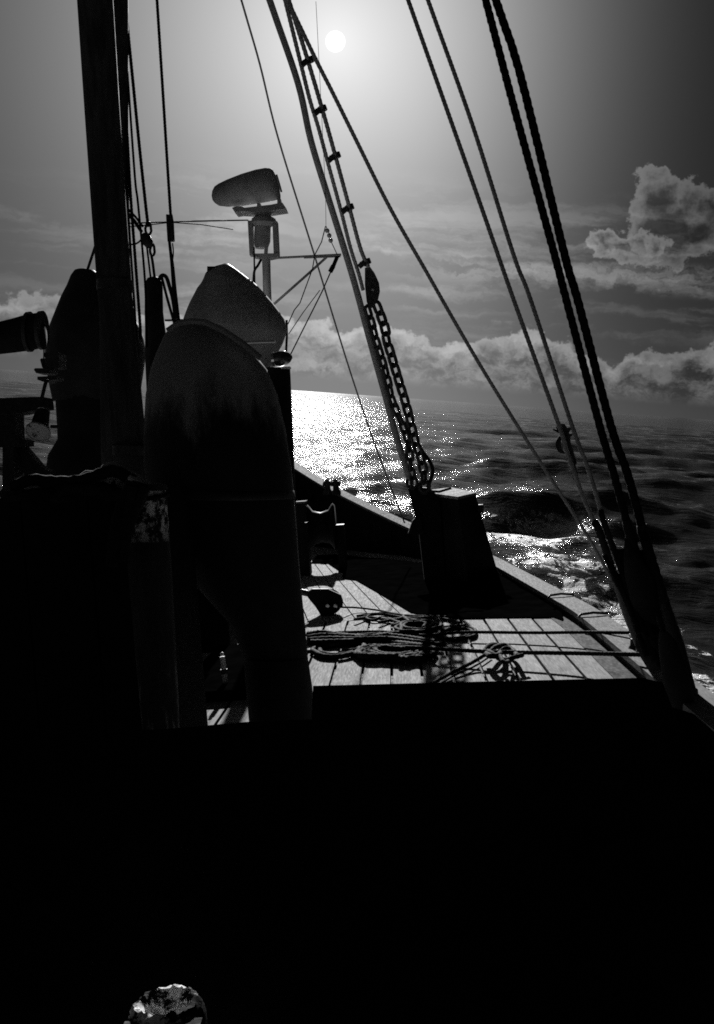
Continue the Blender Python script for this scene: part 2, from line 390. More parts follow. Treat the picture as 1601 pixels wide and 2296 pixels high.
# ------------------------------------------------------------------ sea
def make_sea():
    na = 780; dense = np.linspace(-34, 36, na)
    rest = np.linspace(36, 326, 150)[1:-1]
    A = np.radians(np.concatenate([dense, rest])); nA = len(A)
    r = np.concatenate([np.geomspace(0.9, 9, 24, endpoint=False), np.geomspace(9, 400, 400, endpoint=False), np.geomspace(400, 26000, 60)]); nR = len(r)
    Rg, Ag = np.meshgrid(r, A, indexing='ij'); X = Rg * np.sin(Ag); Yw = Rg * np.cos(Ag); Z = np.zeros_like(X)
    cell = np.maximum(np.gradient(r)[:, None], Rg * math.radians(70 / na))
    rng = np.random.RandomState(23)
    def wave(lam, amp, th):
        k = 2 * math.pi / lam; ph = rng.uniform(0, 6.28)
        fade = np.clip(lam / (cell * 3.0) - 0.6, 0, 1)
        a = k * (X * math.sin(th) + Yw * math.cos(th)) + ph
        return amp * fade * (np.sin(a) + 0.22 * np.cos(2 * a))
    for i in range(9): Z += wave(rng.uniform(24, 46), 0.06, math.radians(rng.normal(168, 16)))
    for i in range(7): Z += wave(rng.uniform(13, 24), 0.075, math.radians(rng.normal(170, 9)))
    for i in range(16): Z += wave(rng.uniform(7, 15), 0.042, math.radians(rng.normal(162, 24)))
    for i in range(26): Z += wave(rng.uniform(2.6, 7), 0.026, math.radians(rng.normal(158, 34)))
    for i in range(34): Z += wave(rng.uniform(0.8, 2.4), 0.008, math.radians(rng.normal(150, 55)))
    def ridge(px_, py_, h, length, thick, turn, skew=0.0):
        d = RW @ (RS @ camray(px_, py_)); c = d[:2] * ((h - SEA_DROP) / d[2])
        ca, sa = math.cos(math.radians(turn)), math.sin(math.radians(turn))
        u = (X - c[0]) * ca + (Yw - c[1]) * sa; v = -(X - c[0]) * sa + (Yw - c[1]) * ca
        v = v + 0.25 * np.sin(u * 0.9 + px_)
        front = np.exp(-np.abs(v / thick) ** 1.6); back = np.exp(-np.abs(v / (thick * 3.2)) ** 1.8)
        prof = np.where(v < 0, front, back)
        return h * np.exp(-(np.abs(u) / length) ** 2.4) * prof
    Z += ridge(1165, 1100, 0.8, 4.4, 1.0, 4)
    Z += ridge(1290, 1108, 0.6, 4.0, 0.9, -10)
    Z += ridge(1530, 1150, 0.55, 4.0, 1.0, 16)
    Z += ridge(1360, 1058, 0.5, 7.0, 1.8, -2)
    Z -= 0.12 * np.exp(-((Rg - 22) / 14) ** 2)
    V = np.stack([X, Yw, Z], -1).reshape(-1, 3)
    i = np.arange(nR - 1)[:, None] * nA; j = np.arange(nA)[None, :]; k = (j + 1) % nA
    F = np.stack([i + j, i + k, i + nA + k, i + nA + j], -1).reshape(-1, 4)
    me = bpy.data.meshes.new('sea')
    me.vertices.add(len(V)); me.vertices.foreach_set('co', V.ravel())
    me.loops.add(F.size); me.loops.foreach_set('vertex_index', F.ravel().astype(np.int32))
    me.polygons.add(len(F)); me.polygons.foreach_set('loop_start', np.arange(0, F.size, 4, dtype=np.int32))
    me.polygons.foreach_set('use_smooth', np.ones(len(F), bool))
    me.update(); me.validate()
    # where the ship's wash has broken into foam
    foam = np.zeros(len(V))
    for (px_, py_, sx, sy, w) in [(1160, 1200, 4.5, 3.0, 1.0), (1230, 1260, 3.0, 4.0, .9), (1320, 1340, 2.6, 3.5, .95), (1390, 1410, 2.2, 2.5, .9), (1215, 1163, 4.0, 1.0, 1.0),
                                  (1570, 1540, 1.2, 1.5, .9), (1500, 1300, 5.0, 4.0, .35), (1540, 1460, 3.0, 3.0, .45), (1240, 1158, 1.4, .8, 1.0)]:
        c = on_sea(px_, py_); foam = np.maximum(foam, w * np.exp(-(((V[:, 0] - c[0]) / sx) ** 2 + ((V[:, 1] - c[1]) / sy) ** 2)))
    at_ = me.attributes.new('foam', 'FLOAT', 'POINT'); at_.data.foreach_set('value', foam.astype(np.float32))
    mt = bpy.data.materials.new('sea water'); mt.use_nodes = True; T = NT(mt.node_tree); bs = T.n['Principled BSDF']
    tc = T.new('ShaderNodeNewGeometry').outputs['Position']
    fa = T.new('ShaderNodeAttribute'); fa.attribute_name = 'foam'
    nf = T.noise(T.v('MULTIPLY', tc, (0.9, 0.5, 1.0)), 2.4, 9, 0.74, 1.1)
    k = T.ss(T.m('ADD', nf, T.m('MULTIPLY', fa.outputs['Fac'], 0.37)), 0.77, 0.86)
    c = T.m('ADD', T.m('MULTIPLY', k, 0.75), 0.032)
    T.put(bs.inputs['Base Color'], T.comb(c, c, c))
    bs.inputs['IOR'].default_value = 1.33
    T.put(bs.inputs['Roughness'], T.ss(k, 0, 1, 0.06, 0.7))
    b1 = T.noise(T.v('MULTIPLY', tc, (0.33, 1.0, 1.0)), 3.2, 6, 0.66, 0.3)
    b2 = T.noise(T.v('MULTIPLY', tc, (0.4, 1.0, 1.0)), 0.6, 4, 0.6, 0.2)
    b3 = T.noise(tc, 9.0, 3, 0.6)
    h = T.m('ADD', T.m('ADD', T.m('MULTIPLY', b1, 0.22), T.m('MULTIPLY', b2, 0.6)), T.m('MULTIPLY', b3, 0.035))
    cr = T.noise(T.v('MULTIPLY', tc, (0.28, 1.0, 1.0)), 1.3, 5, 0.55, 0.5)
    cr = T.m('SUBTRACT', 1.0, T.m('ABSOLUTE', T.m('SUBTRACT', T.m('MULTIPLY', cr, 2.0), 1.0)))
    h = T.m('ADD', h, T.m('MULTIPLY', T.m('POWER', cr, 2.0), 0.16))
    h = T.m('ADD', h, T.m('MULTIPLY', T.m('MULTIPLY', T.noise(tc, 5.0, 4, 0.7), fa.outputs['Fac']), 0.25))
    bp = T.new('ShaderNodeBump'); bp.inputs['Strength'].default_value = 1.0; bp.inputs['Distance'].default_value = 0.29
    T.put(bp.inputs['Height'], h); T.l.new(bp.outputs[0], bs.inputs['Normal'])
    me.materials.append(mt)
    o = bpy.data.objects.new('sea', me); COL.objects.link(o); tag(o, kind='structure', label='dark choppy sea with the sun glittering on it')
make_sea()

# ------------------------------------------------------------------ hull, deck
MID = -2.4
# starboard rail, inner edge: (x, Y, height of the cap)
RAIL = [(1.30, -4.0, .10), (1.355, 1.0, .10), (1.365, 4.5, .10), (1.385, 6.5, .10), (1.392, 8.2, .10), (1.33, 9.4, .10), (1.16, 12.0, .10), (0.95, 13.2, .17), (0.14, 15.5, .44), (-1.12, 18.0, 1.03), (-1.93, 20.0, 1.47), (MID, 21.4, 1.72)]
RC = spline(RAIL, 6)
def edge_x(y):
    P = np.array(RC); return float(np.interp(y, P[:, 1], P[:, 0]))
def offset(curve, d, mirror=False):
    out = []
    for i, p in enumerate(curve):
        a = curve[max(0, i - 1)]; b = curve[min(len(curve) - 1, i + 1)]; t = nrm([b[0] - a[0], b[1] - a[1], 0])
        q = np.array([p[0] + t[1] * d, p[1] - t[0] * d, p[2]])
        out.append(q)
    return out
def mir(c): return [np.array([2 * MID - p[0], p[1], p[2]]) for p in c]

deck = MB()
dk = [np.array([p[0] + 0.05, p[1], -0.03]) for p in RC]
deck.add(dk + mir(dk), [(i, i + 1, len(dk) + i + 1, len(dk) + i) for i in range(len(dk) - 1)])
deck = tag(deck.build('ship_deck', 'caulk', base=(0, 0, -0.03)), 'pale wooden deck planking running towards the bow', kind='structure')

PW, GAP = 0.2, 0.021
BREAK = 9.32
def plank(c4, z=0.0):
    m = MB(); lo = [(x, y, z - 0.022) for x, y in c4]; hi = [(x, y, z) for x, y in c4]
    m.hexa(lo + hi); return m.build('deck_plank', 'plank', deck, smooth=False)
shared = {}
xs = np.arange(-31, 7) * PW + 0.1
rp = random.Random(3)
for i, x in enumerate(xs):
    a, b = x - PW + GAP / 2, x - GAP / 2
    if b > 1.29 or a < 2 * MID - 1.2: continue
    cuts = [-3.8] + [rp.uniform(0.5, 2.2)] + [BREAK - 0.012]
    dz = rp.uniform(-0.0025, 0.0025)
    for y0, y1 in zip(cuts[:-1], cuts[1:]):
        plank([(a, y0 + .002), (b, y0 + .002), (b, y1 - .002), (a, y1 - .002)], dz)
# athwart joint plank, then the fore deck laid a little to port
P1 = plank([(2 * MID - 1.2, BREAK), (edge_x(9.4) - .1, BREAK), (edge_x(9.4) - .1, BREAK + .16), (2 * MID - 1.2, BREAK + .16)], 0.002)
sl = math.tan(math.radians(8))
y0 = BREAK + 0.174
for i in range(-24, 34):
    x0 = i * 0.145 - 1.9
    if x0 > 1.15 or x0 < -4.9: continue
    def run(xa):
        y = y0
        while y < 18.5:
            xx = xa - (y - y0) * sl
            if xx > edge_x(y) - 0.12 or xx < 2 * MID - edge_x(y) + 0.12: break
            y += 0.1
        return y
    ya, yb = run(x0 + 0.006), run(x0 + 0.139)
    if min(ya, yb) - y0 < 0.15: continue
    plank([(x0 + .006, y0), (x0 + .139, y0), (x0 + .139 - (yb - y0) * sl, yb), (x0 + .006 - (ya - y0) * sl, ya)], rp.uniform(-.002, .002))
ww = MB()
inner = [np.array([p[0] - .125 - (0.0 if p[1] < 9 else .0), p[1], .003]) for p in RC if p[1] < 13]
outer = [np.array([p[0] + .03, p[1], .003]) for p in RC if p[1] < 13]
n = len(inner)
ww.add(inner + outer + [q - [0, 0, .03] for q in inner] + [q - [0, 0, .03] for q in outer],
       [(i, i + 1, n + i + 1, n + i) for i in range(n - 1)] + [(2 * n + i, i, i + 1, 2 * n + i + 1)[::-1] for i in range(n - 1)])
ww.build('waterway', 'waterway', deck, smooth=False)

def side(name, label, mirror):
    t = thing(name, label, 'bulwark', (MID, 8, 0))
    f = mir if mirror else (lambda c: c)
    ins, out = f(offset(RC, 0.025)), f(offset(RC, 0.085))
    n = len(RC)
    m = MB()
    lo_i = [p * [1, 1, 0] + [0, 0, -.05] for p in ins]; lo_o = [p * [1, 1, 0] + [0, 0, -.05] for p in out]
    hi_i = [p - [0, 0, .045] for p in ins]; hi_o = [p - [0, 0, .045] for p in out]
    m.rings([[lo_i[i], lo_o[i], hi_o[i], hi_i[i]] for i in range(n)])
    m.build('bulwark_plank', 'black', t, smooth=False)
    h = MB(); R = []
    for i in range(n):
        o = out[i]; k = (o[0] - MID)
        R.append([o * [1, 1, 0] + [0, 0, -.04], np.array([MID + k * .97, o[1] - .25, -1.6]), np.array([MID + k * .80, o[1] - .9, -3.6])])
    h.add([q for r in R for q in r], [(i * 3 + j, i * 3 + j + 1, i * 3 + j + 4, i * 3 + j + 3) for i in range(n - 1) for j in range(2)])
    h.build('hull_side', 'hull', t)
    # rail cap, in scarfed lengths
    ri, ro = f(RC), f(offset(RC, 0.20)); step = 5
    for a in range(0, n - 1, step):
        b = min(n - 1, a + step); c = MB(); R = []
        for i in range(a, b + 1):
            p, q = ri[i], ro[i]
            if i == a and a: p, q = p + (ri[i + 1] - p) * .02, q + (ro[i + 1] - q) * .02
            R.append([p + [0, 0, -.04], q + [0, 0, -.04], q + [0, 0, 0], p + [0, 0, 0]])
        c.rings(R); c.build('rail_cap', 'rail', t, smooth=False)
    for y in np.arange(10.4, 20, 1.1):
        i = int(np.argmin([abs(p[1] - y) for p in RC])); p = RC[i]
        if p[2] < .3: continue
        q = f([p])[0]; s = MB(); s.box((q[0] - .05, q[1] - .04, -.02), (q[0] + .05, q[1] + .04, q[2] - .05)); s.build('stanchion', 'black', t, smooth=False)
    return t
side('bulwark', 'black bulwark with pale rail rising to the bow along the right side', False)
side('bulwark', 'black bulwark on the far left side behind the winch house', True)
tr = MB(); a = RC[0]; b = mir([a])[0]
tr.hexa([(b[0], -4.05, -3.4), (a[0], -4.05, -3.4), (a[0], -4.0, -3.4), (b[0], -4.0, -3.4), (b[0], -4.05, .1), (a[0], -4.05, .1), (a[0], -4.0, .1), (b[0], -4.0, .1)])
tag(tr.build('transom', 'hull', smooth=False), 'black transom closing the stern of the ship', 'transom')

# ------------------------------------------------------------------ foreground: sloping deckhouse roof with a raised companion
def sloped_house(name, label, cat, ridge, Y, run, fall, parts):
    """ridge: pixels of the far edge at depth Y; the roof falls away towards the eye."""
    R = [at(x, y, Y) for x, y in ridge]; t = thing(name, label, cat, (np.mean([p[0] for p in R]), Y - run / 2, 0))
    F = [p + np.array([0, -run, -fall]) for p in R]
    n = len(R); m = MB()
    m.add(R + F + [p - [0, 0, .03] for p in R] + [p - [0, 0, .03] for p in F],
          [(i, i + 1, n + i + 1, n + i) for i in range(n - 1)] + [(2 * n + i, i, i + 1, 2 * n + i + 1) for i in range(n - 1)] +
          [(n + i, 3 * n + i, 3 * n + i + 1, n + i + 1) for i in range(n - 1)] + [(2 * n + i + 1, 3 * n + i + 1, 3 * n + i, 2 * n + i) for i in range(n - 1)] +
          [(0, 2 * n, 3 * n, n), (n - 1, 2 * n - 1, 4 * n - 1, 3 * n - 1)])
    m.build('roof', 'tarp', t, smooth=False)
    w = MB(); k = np.array([0, .02, 0])
    for i in range(n - 1):
        p, q = R[i] - [0, .012, .032], R[i + 1] - [0, .012, .032]
        w.hexa([p * [1, 1, 0] - [0, .03, 0], q * [1, 1, 0] - [0, .03, 0], q * [1, 1, 0], p * [1, 1, 0], p - [0, .03, .02], q - [0, .03, .02], q, p])
    w.build('wall', 'tarp', t, smooth=False)
    return t
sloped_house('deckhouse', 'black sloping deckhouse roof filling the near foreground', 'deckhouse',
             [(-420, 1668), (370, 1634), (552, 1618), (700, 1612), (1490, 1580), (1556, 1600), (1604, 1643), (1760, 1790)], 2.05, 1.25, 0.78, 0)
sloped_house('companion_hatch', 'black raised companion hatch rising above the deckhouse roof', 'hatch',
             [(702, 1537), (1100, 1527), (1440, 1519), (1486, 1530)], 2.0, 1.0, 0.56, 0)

# ------------------------------------------------------------------ worn bollard at the bottom of the view
c = at(372, 2238, 1.36)
t = thing('bollard', 'worn iron bollard head with flaked white paint at the bottom edge', 'bollard', c - [0, 0, .30])
m = MB(); m.lathe(c - [0, 0, .30], (0, 0, 1), [(0, .034), (.24, .034)], 20); m.build('post', 'iron', t)
m = MB(); m.lathe(c - [0, 0, .30], (0, 0, 1), [(.20, .036), (.225, .049), (.255, .053), (.277, .052), (.290, .047), (.297, .043), (.299, .037), (.292, .031), (.279, .027), (.272, .016), (.270, .002)], 56)
rp = random.Random(9); cc = c - [0, 0, 0]
m.V = [tuple(np.array(v) + (np.array([rp.uniform(-1, 1), rp.uniform(-1, 1), rp.uniform(-1.6, .5)]) * .0022 if v[2] > c[2] - .05 else 0)) for v in m.V]
m.build('cap', 'flake', t)
m = MB(); q = at(360, 2312, 1.30); m.box(q - [.055, .02, .012], q + [.05, .03, .0]); m.build('base_plate', 'peel_low', t, smooth=False)

# ------------------------------------------------------------------ mast and boom
foot = at(338, 1560, 6.5)
t = thing('mast', 'tall dark round mast rising out of the top of the picture', 'mast', (foot[0], foot[1], 0))
P = spline([foot * [1, 1, 0], at(297, 1068, 6.5), at(262, 700, 6.5), at(252, 574, 6.45), at(233, 300, 6.4), at(216, 37, 6.3)], 5)
d = nrm(P[-1] - P[-2]); P += [P[-1] + d * k for k in (1, 3, 6.5)]
MB().tube(P, .107, 24).build('pole', 'mast', t)
for yy in (640, 1010):
    q = at(258 if yy == 640 else 293, yy, 6.47); MB().lathe(q - [0, 0, .03], (0.09, 0, 1), [(0, .108), (0, .116), (.06, .116), (.06, .108)], 24).build('band', 'iron', t)
MAST_TOP = P[-1]
q = spline([at(262, 1060, 7.2), at(257, 600, 7.2), at(253, 300, 7.05), at(251, 0, 6.9)], 6); d = nrm(q[-1] - q[-2]); q += [q[-1] + d * 3]
t = thing('derrick_boom', 'slim dark boom standing upright tight behind the mast', 'boom', q[0] * [1, 1, 0])
MB().tube([q[0] * [1, 1, 0]] + q, .108, 18).build('pole', 'mast', t)
MB().lathe(q[0] * [1, 1, 0], (0, 0, 1), [(0, .14), (.12, .14), (.16, .09)], 16).build('heel_socket', 'iron', t)

# ------------------------------------------------------------------ ventilators
def cowl(name, label, rows, Y, ky, trunk, rim, mat='steel', tmat='black'):
    b = at((trunk[0][0] + trunk[0][1]) / 2, trunk[0][2], Y)
    t = thing(name, label, 'ventilator', b * [1, 1, 0])
    MB().slices(rows, Y, ky, 40).build('cowl', mat, t)
    a, c_ = at(trunk[0][0], trunk[0][2], Y), at(trunk[0][1], trunk[0][2], Y); rad = np.linalg.norm(c_ - a) / 2
    bt = [(x0, x1, y) for (x0, x1, y) in trunk]
    MB().slices(bt, Y, 1.0, 28).build('trunk', tmat, t)
    if rim: MB().tube(rim, .014, 8).build('rim', mat, t)
    return t
NEAR_ALL = [(400, 470, 722), (383, 492, 733), (368, 530, 757), (352, 572, 795), (340, 600, 830), (330, 622, 885), (326, 640, 960), (326, 652, 1040), (334, 659, 1110),
        (352, 664, 1180), (400, 670, 1260), (462, 677, 1335), (520, 684, 1400), (545, 690, 1470)]
NEAR = NEAR_ALL[:9]
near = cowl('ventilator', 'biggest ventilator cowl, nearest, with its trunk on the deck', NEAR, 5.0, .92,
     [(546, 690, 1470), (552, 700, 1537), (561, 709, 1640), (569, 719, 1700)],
     pxs([(376, 741), (400, 724), (430, 719), (460, 722), (500, 740), (545, 770), (585, 803)], 4.78, 4.72), 'glare_grey')
MB().slices(NEAR_ALL[8:], 5.0, .92, 40).build('neck', 'black', near)
MB().slices([(329, 657, 1098), (327, 660, 1101), (328, 662, 1114), (332, 661, 1117)], 5.0, .93, 40).build('collar', 'steel', near)
MB().slices([(566, 651, 827), (575, 660, 1034), (590, 671, 1267), (612, 691, 1480), (620, 699, 1580)], 5.35, 1.0, 20).build('pipe', 'black', near)
MID_ROWS = [(466, 505, 757), (459, 520, 766), (456, 527, 772), (455, 545, 790), (454, 562, 812), (436, 578, 830), (425, 588, 850), (415, 600, 885), (408, 615, 920), (403, 632, 960)]
MIDR = [(487, 506, 752.5), (474, 515, 757), (456, 527, 771), (452, 545, 786), (446, 560, 800), (0, 0, 0)]
def c4(x, y): return ((500 + x / 2.001) / 1.568, (550 + y / 2.001) / 1.568)
right = [c4(610, 755), c4(680, 805), c4(810, 905), c4(920, 1030), c4(1000, 1140), c4(1020, 1220), c4(985, 1320), c4(945, 1390), c4(890, 1500)]
left = [c4(560, 753), c4(455, 800), c4(425, 885), c4(390, 930), c4(330, 1050), c4(290, 1160), c4(300, 1260), c4(340, 1400), c4(400, 1500)]
ry = np.array([p[1] for p in right]); rx = np.array([p[0] for p in right]); ly = np.array([p[1] for p in left]); lx = np.array([p[0] for p in left])
rows = [(np.interp(y, ly, lx), np.interp(y, ry, rx), y) for y in list(np.linspace(c4(0, 753)[1] + .8, c4(0, 1500)[1], 22))]
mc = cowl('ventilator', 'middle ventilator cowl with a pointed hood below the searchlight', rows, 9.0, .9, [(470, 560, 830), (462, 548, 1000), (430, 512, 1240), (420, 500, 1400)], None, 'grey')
MB().outline([c4(457, 772), c4(535, 772), c4(560, 800), c4(540, 880), c4(456, 885)], 8.9, .16).build('hood_lug', 'steel', mc)
MB().tube(pxs([c4(700, 1308), c4(835, 1303), c4(935, 1300)], 8.2), .011, 6).build('grab_rail', 'chrome', mc)
lrows = [(178, 196, 602), (168, 212, 606), (160, 226, 618), (152, 246, 640), (140, 268, 665), (127, 290, 700), (116, 312, 730), (110, 322, 760), (106, 326, 790), (107, 322, 820), (114, 316, 860), (122, 310, 900)]
cowl('ventilator', 'left ventilator cowl half hidden behind the mast', [(a - 3 if False else a, b, y) for a, b, y in lrows], 8.6, .9,
     [(126, 300, 857), (132, 300, 956), (133, 300, 985), (112, 300, 1020), (108, 300, 1052), (112, 300, 1200), (120, 300, 1420)], None)

a_, b_ = at(318, 1300, 8.1)[0], at(505, 1300, 8.1)[0]  # added box: fills the dark here and throws shade on the deck
t = thing('shade_box', 'low dark box added for its shade behind the biggest ventilator trunk', 'casing', ((a_ + b_) / 2, 8.3, 0))
m = MB(); m.box((a_, 8.1, 0), (b_, 8.55, .78)); m.build('body', 'tarp', t, smooth=False)
m = MB(); m.box((a_ - .02, 8.07, .783), (b_ + .02, 8.58, .81)); m.build('top', 'tarp', t, smooth=False)

a_, b_ = at(395, 1560, 6.3)[0], at(640, 1560, 6.3)[0]  # added flat black slab where the planks are only in shade
t = thing('shade_slab', 'low black slab added as shade on deck left of the big cowl trunk', 'hatch', ((a_ + b_) / 2, 7.0, 0))
m = MB(); m.box((a_, 6.3, 0), (b_, 7.95, .055)); m.build('slab_base', 'pitch', t, smooth=False)
m = MB(); m.box((a_ - .02, 6.28, .058), (b_ + .02, 7.97, .075)); m.build('slab_top', 'pitch', t, smooth=False)

t = thing('vent_pipe', 'round-topped narrow vent pipe between the mast and the big cowl', 'vent pipe', at(350, 1300, 7.4) * [1, 1, 0])
MB().slices([(338, 352, 620.5), (331, 359, 624), (327, 363, 632), (325.5, 365, 645), (325, 366, 700), (326, 371, 740), (326, 380, 800), (335, 390, 1000), (350, 405, 1380)], 7.4, 1.0, 24).build('pipe', 'steel', t)
MB().tube(spline(pxs([(356, 628), (361, 619), (367, 617), (374, 623), (381, 645), (388, 672), (394, 715)], 7.35), 5), .014, 8).build('gooseneck', 'steel', t)
MB().tube(pxs([(363, 622), (376, 672), (391, 724)], 7.3), .010, 8).build('strut', 'steel', t)

# ------------------------------------------------------------------ searchlight on its post
YS = 9.6
t = thing('searchlight', 'covered bullet-shaped searchlight on a swivel yoke high on its post', 'searchlight', at(598, 1300, YS) * [1, 1, 0])
hs = [(475, 436, 441), (477, 427, 449), (482, 418, 455), (491, 412, 461), (510, 403, 463), (542, 390.6, 461), (574, 381, 456), (596, 377, 452.5), (608, 378.5, 450), (614, 383, 449), (619, 394, 448), (626, 418, 447), (629, 436, 446)]
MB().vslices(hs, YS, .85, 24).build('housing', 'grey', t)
MB().tube(pxs([c4(945, 128), c4(962, 185), c4(980, 250)], YS - .13), .009, 8).build('lens_rim', 'chrome', t)
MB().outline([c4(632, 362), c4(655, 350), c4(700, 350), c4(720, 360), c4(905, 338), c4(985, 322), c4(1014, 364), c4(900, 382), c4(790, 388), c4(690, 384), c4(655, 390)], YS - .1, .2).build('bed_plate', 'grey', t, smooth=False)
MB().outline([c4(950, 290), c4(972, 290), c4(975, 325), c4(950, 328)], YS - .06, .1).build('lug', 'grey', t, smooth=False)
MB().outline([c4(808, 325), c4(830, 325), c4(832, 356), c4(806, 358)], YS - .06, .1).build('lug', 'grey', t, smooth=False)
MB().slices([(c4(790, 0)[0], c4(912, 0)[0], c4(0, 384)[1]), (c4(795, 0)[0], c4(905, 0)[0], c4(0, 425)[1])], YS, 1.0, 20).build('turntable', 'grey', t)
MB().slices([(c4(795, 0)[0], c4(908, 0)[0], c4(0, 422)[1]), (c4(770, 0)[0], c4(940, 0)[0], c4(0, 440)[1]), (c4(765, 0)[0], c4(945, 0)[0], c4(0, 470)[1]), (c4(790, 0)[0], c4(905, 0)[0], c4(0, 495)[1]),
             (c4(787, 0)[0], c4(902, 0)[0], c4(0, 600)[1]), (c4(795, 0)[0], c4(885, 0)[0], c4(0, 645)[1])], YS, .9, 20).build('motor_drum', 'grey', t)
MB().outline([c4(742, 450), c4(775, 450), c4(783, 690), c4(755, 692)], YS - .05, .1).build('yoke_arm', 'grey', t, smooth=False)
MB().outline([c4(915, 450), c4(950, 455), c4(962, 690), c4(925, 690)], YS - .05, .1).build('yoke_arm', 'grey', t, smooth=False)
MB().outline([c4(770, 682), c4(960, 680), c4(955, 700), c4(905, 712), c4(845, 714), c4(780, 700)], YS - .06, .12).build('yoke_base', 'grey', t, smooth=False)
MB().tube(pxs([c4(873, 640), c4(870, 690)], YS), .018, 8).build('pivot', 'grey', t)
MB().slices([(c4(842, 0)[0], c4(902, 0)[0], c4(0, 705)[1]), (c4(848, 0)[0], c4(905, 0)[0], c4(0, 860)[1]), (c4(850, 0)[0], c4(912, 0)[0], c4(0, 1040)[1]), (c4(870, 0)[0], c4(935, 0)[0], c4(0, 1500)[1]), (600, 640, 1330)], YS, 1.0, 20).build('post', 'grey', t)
MB().tube(spline(pxs([c4(838, 722), c4(815, 765), c4(790, 805), c4(783, 890), c4(780, 960)], YS), 5), .012, 8).build('cable', 'rope', t)
MB().tube(pxs([c4(787, 640), c4(790, 800), c4(792, 920)], YS - .1), .008, 6).build('cable', 'rope', t)
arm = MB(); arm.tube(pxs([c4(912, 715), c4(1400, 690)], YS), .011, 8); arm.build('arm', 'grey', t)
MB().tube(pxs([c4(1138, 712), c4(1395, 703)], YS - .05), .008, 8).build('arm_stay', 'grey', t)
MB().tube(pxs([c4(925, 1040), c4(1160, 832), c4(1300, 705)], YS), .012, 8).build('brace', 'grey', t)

t = thing('wire_bridle', 'thin aerial wires with a bright insulator beside the searchlight arm', 'wires', at(*c4(1300, 700), YS))
for nm, pts, r in [('wire', [(1222, -1090), (1228, -980), (1290, 250), (1293, 490)], .0022), ('wire', [(1293, 490), (1312, 530), (1330, 600), (1372, 690)], .004),
                   ('wire', [(1290, 490), (1262, 600), (1215, 690), (1198, 790), (1110, 1030), (1070, 1080), (1025, 1180)], .005),
                   ('wire', [(1385, 700), (1320, 825), (1268, 945), (1120, 1240), (1045, 1390)], .006), ('wire', [(1250, 940), (1130, 1100), (1030, 1250)], .004),
                   ('wire', [(1016, 1150), (1018, 1260), (1012, 1382)], .011), ('wire', [(1372, 705), (1345, 770)], .018), ('wire', [(1345, 768), (1322, 812)], .022)]:
    MB().tube(pxs([c4(*p) for p in pts], YS - .1), r, 6).build(nm, 'rope', t)
for p in [(1302, 522), (1316, 556), (1326, 590)]:
    MB().ball(at(*c4(*p), YS - .12), .022, 10).build('insulator', 'white', t)

# lamp at the big cowl's shoulder
t = thing('lamp', 'glossy dark round deck lamp beside the top of the big cowl', 'lamp', at(634, 824, 5.3))
q = at(633, 805, 5.3); MB().lathe(q + [-.045, 0, 0], (1, 0, 0.08), [(-.005, .01), (0, .034), (.03, .041), (.06, .037), (.085, .024), (.098, .006)], 18).build('housing', 'glass', t)
MB().lathe(q + [-.05, 0, 0], (1, 0, 0.08), [(-.004, .035), (.010, .041), (.014, .036)], 18).build('lens_rim', 'chrome', t)
m = MB(); q = at(632, 825, 5.3); m.box(q - [.045, .03, .006], q + [.045, .03, .003]); m.build('bracket', 'white', t, smooth=False)

# ------------------------------------------------------------------ things on the far left
t = thing('spar', 'thick dark spar end with a ragged top entering from the left edge', 'spar', at(50, 750, 6.0))
MB().vslices([(-260, 752, 838), (0, 721, 794), (36, 712, 790), (63, 704, 786.5), (91, 700, 781), (99, 727, 778), (103, 765, 778.5)], 6.0, .9, 20).build('pole', 'canvas', t)
m = MB()
for x, yt, yb in [(66, 699, 789), (94, 697, 784)]: m.vslices([(x - 4, yt, yb), (x + 4, yt - 1, yb)], 6.0, .95, 20)
m.build('band', 'iron', t)
MB().tube(pxs([(99, 778), (98.5, 800), (98, 826)], 6.0), .004, 6).build('lanyard', 'rope', t)
t = thing('bracket', 'small stepped iron bracket on the left side of the left cowl', 'bracket', at(105, 845, 6.6))
m = MB()
for x0, x1, y0_, y1 in [(97, 132, 790, 804), (90, 132, 803, 824), (76, 112, 825, 836)]:
    MB().outline([(x0, y0_ + 3), (x0 + 3, y0_), (x1, y0_), (x1, y1), (x0 + 5, y1)], 6.6, .16).build('step', 'iron', t, smooth=False)
MB().outline([(84, 844), (128, 842), (128, 850), (112, 852), (105, 857), (95, 855), (84, 851)], 6.55, .14).build('plate', 'iron', t, smooth=False)
MB().tube(pxs([(105, 850), (100, 868), (94, 893)], 6.3), .012, 8).build('rod', 'iron', t)
t = thing('davit', 'dark wooden davit post with a beam and slanting knee at the left edge', 'davit', at(15, 1250, 6.1) * [1, 1, 0])
MB().outline([(-200, 902), (0, 892), (94, 889), (97, 915), (38, 927), (-200, 936)], 6.0, .2).build('beam', 'darkwood', t, smooth=False)
MB().outline([(-30, 928), (33, 926), (35, 985), (56, 985), (56, 1000), (30, 1002), (32, 1110), (40, 1400), (4, 1400), (6, 1002), (-30, 1002)], 6.1, .16).build('post', 'darkwood', t, smooth=False)
MB().outline([(24, 990), (50, 998), (90, 1045), (118, 1060), (118, 1085), (62, 1080)], 6.15, .1).build('knee', 'darkwood', t, smooth=False)
t = thing('hanging_lamp', 'hanging work lamp with a flared pale-rimmed reflector below the beam', 'lamp', at(96, 985, 5.8))
o = at(97, 918, 5.8); ax = at(88.6, 972, 5.74) - o; ln = np.linalg.norm(ax)
ax2 = nrm(ax) + np.array([0, -.55, 0])
MB().lathe(o, ax, [(0, .03), (.01, .04), (ln * .5, .043), (ln * .72, .046)], 20).build('body', 'steel', t)
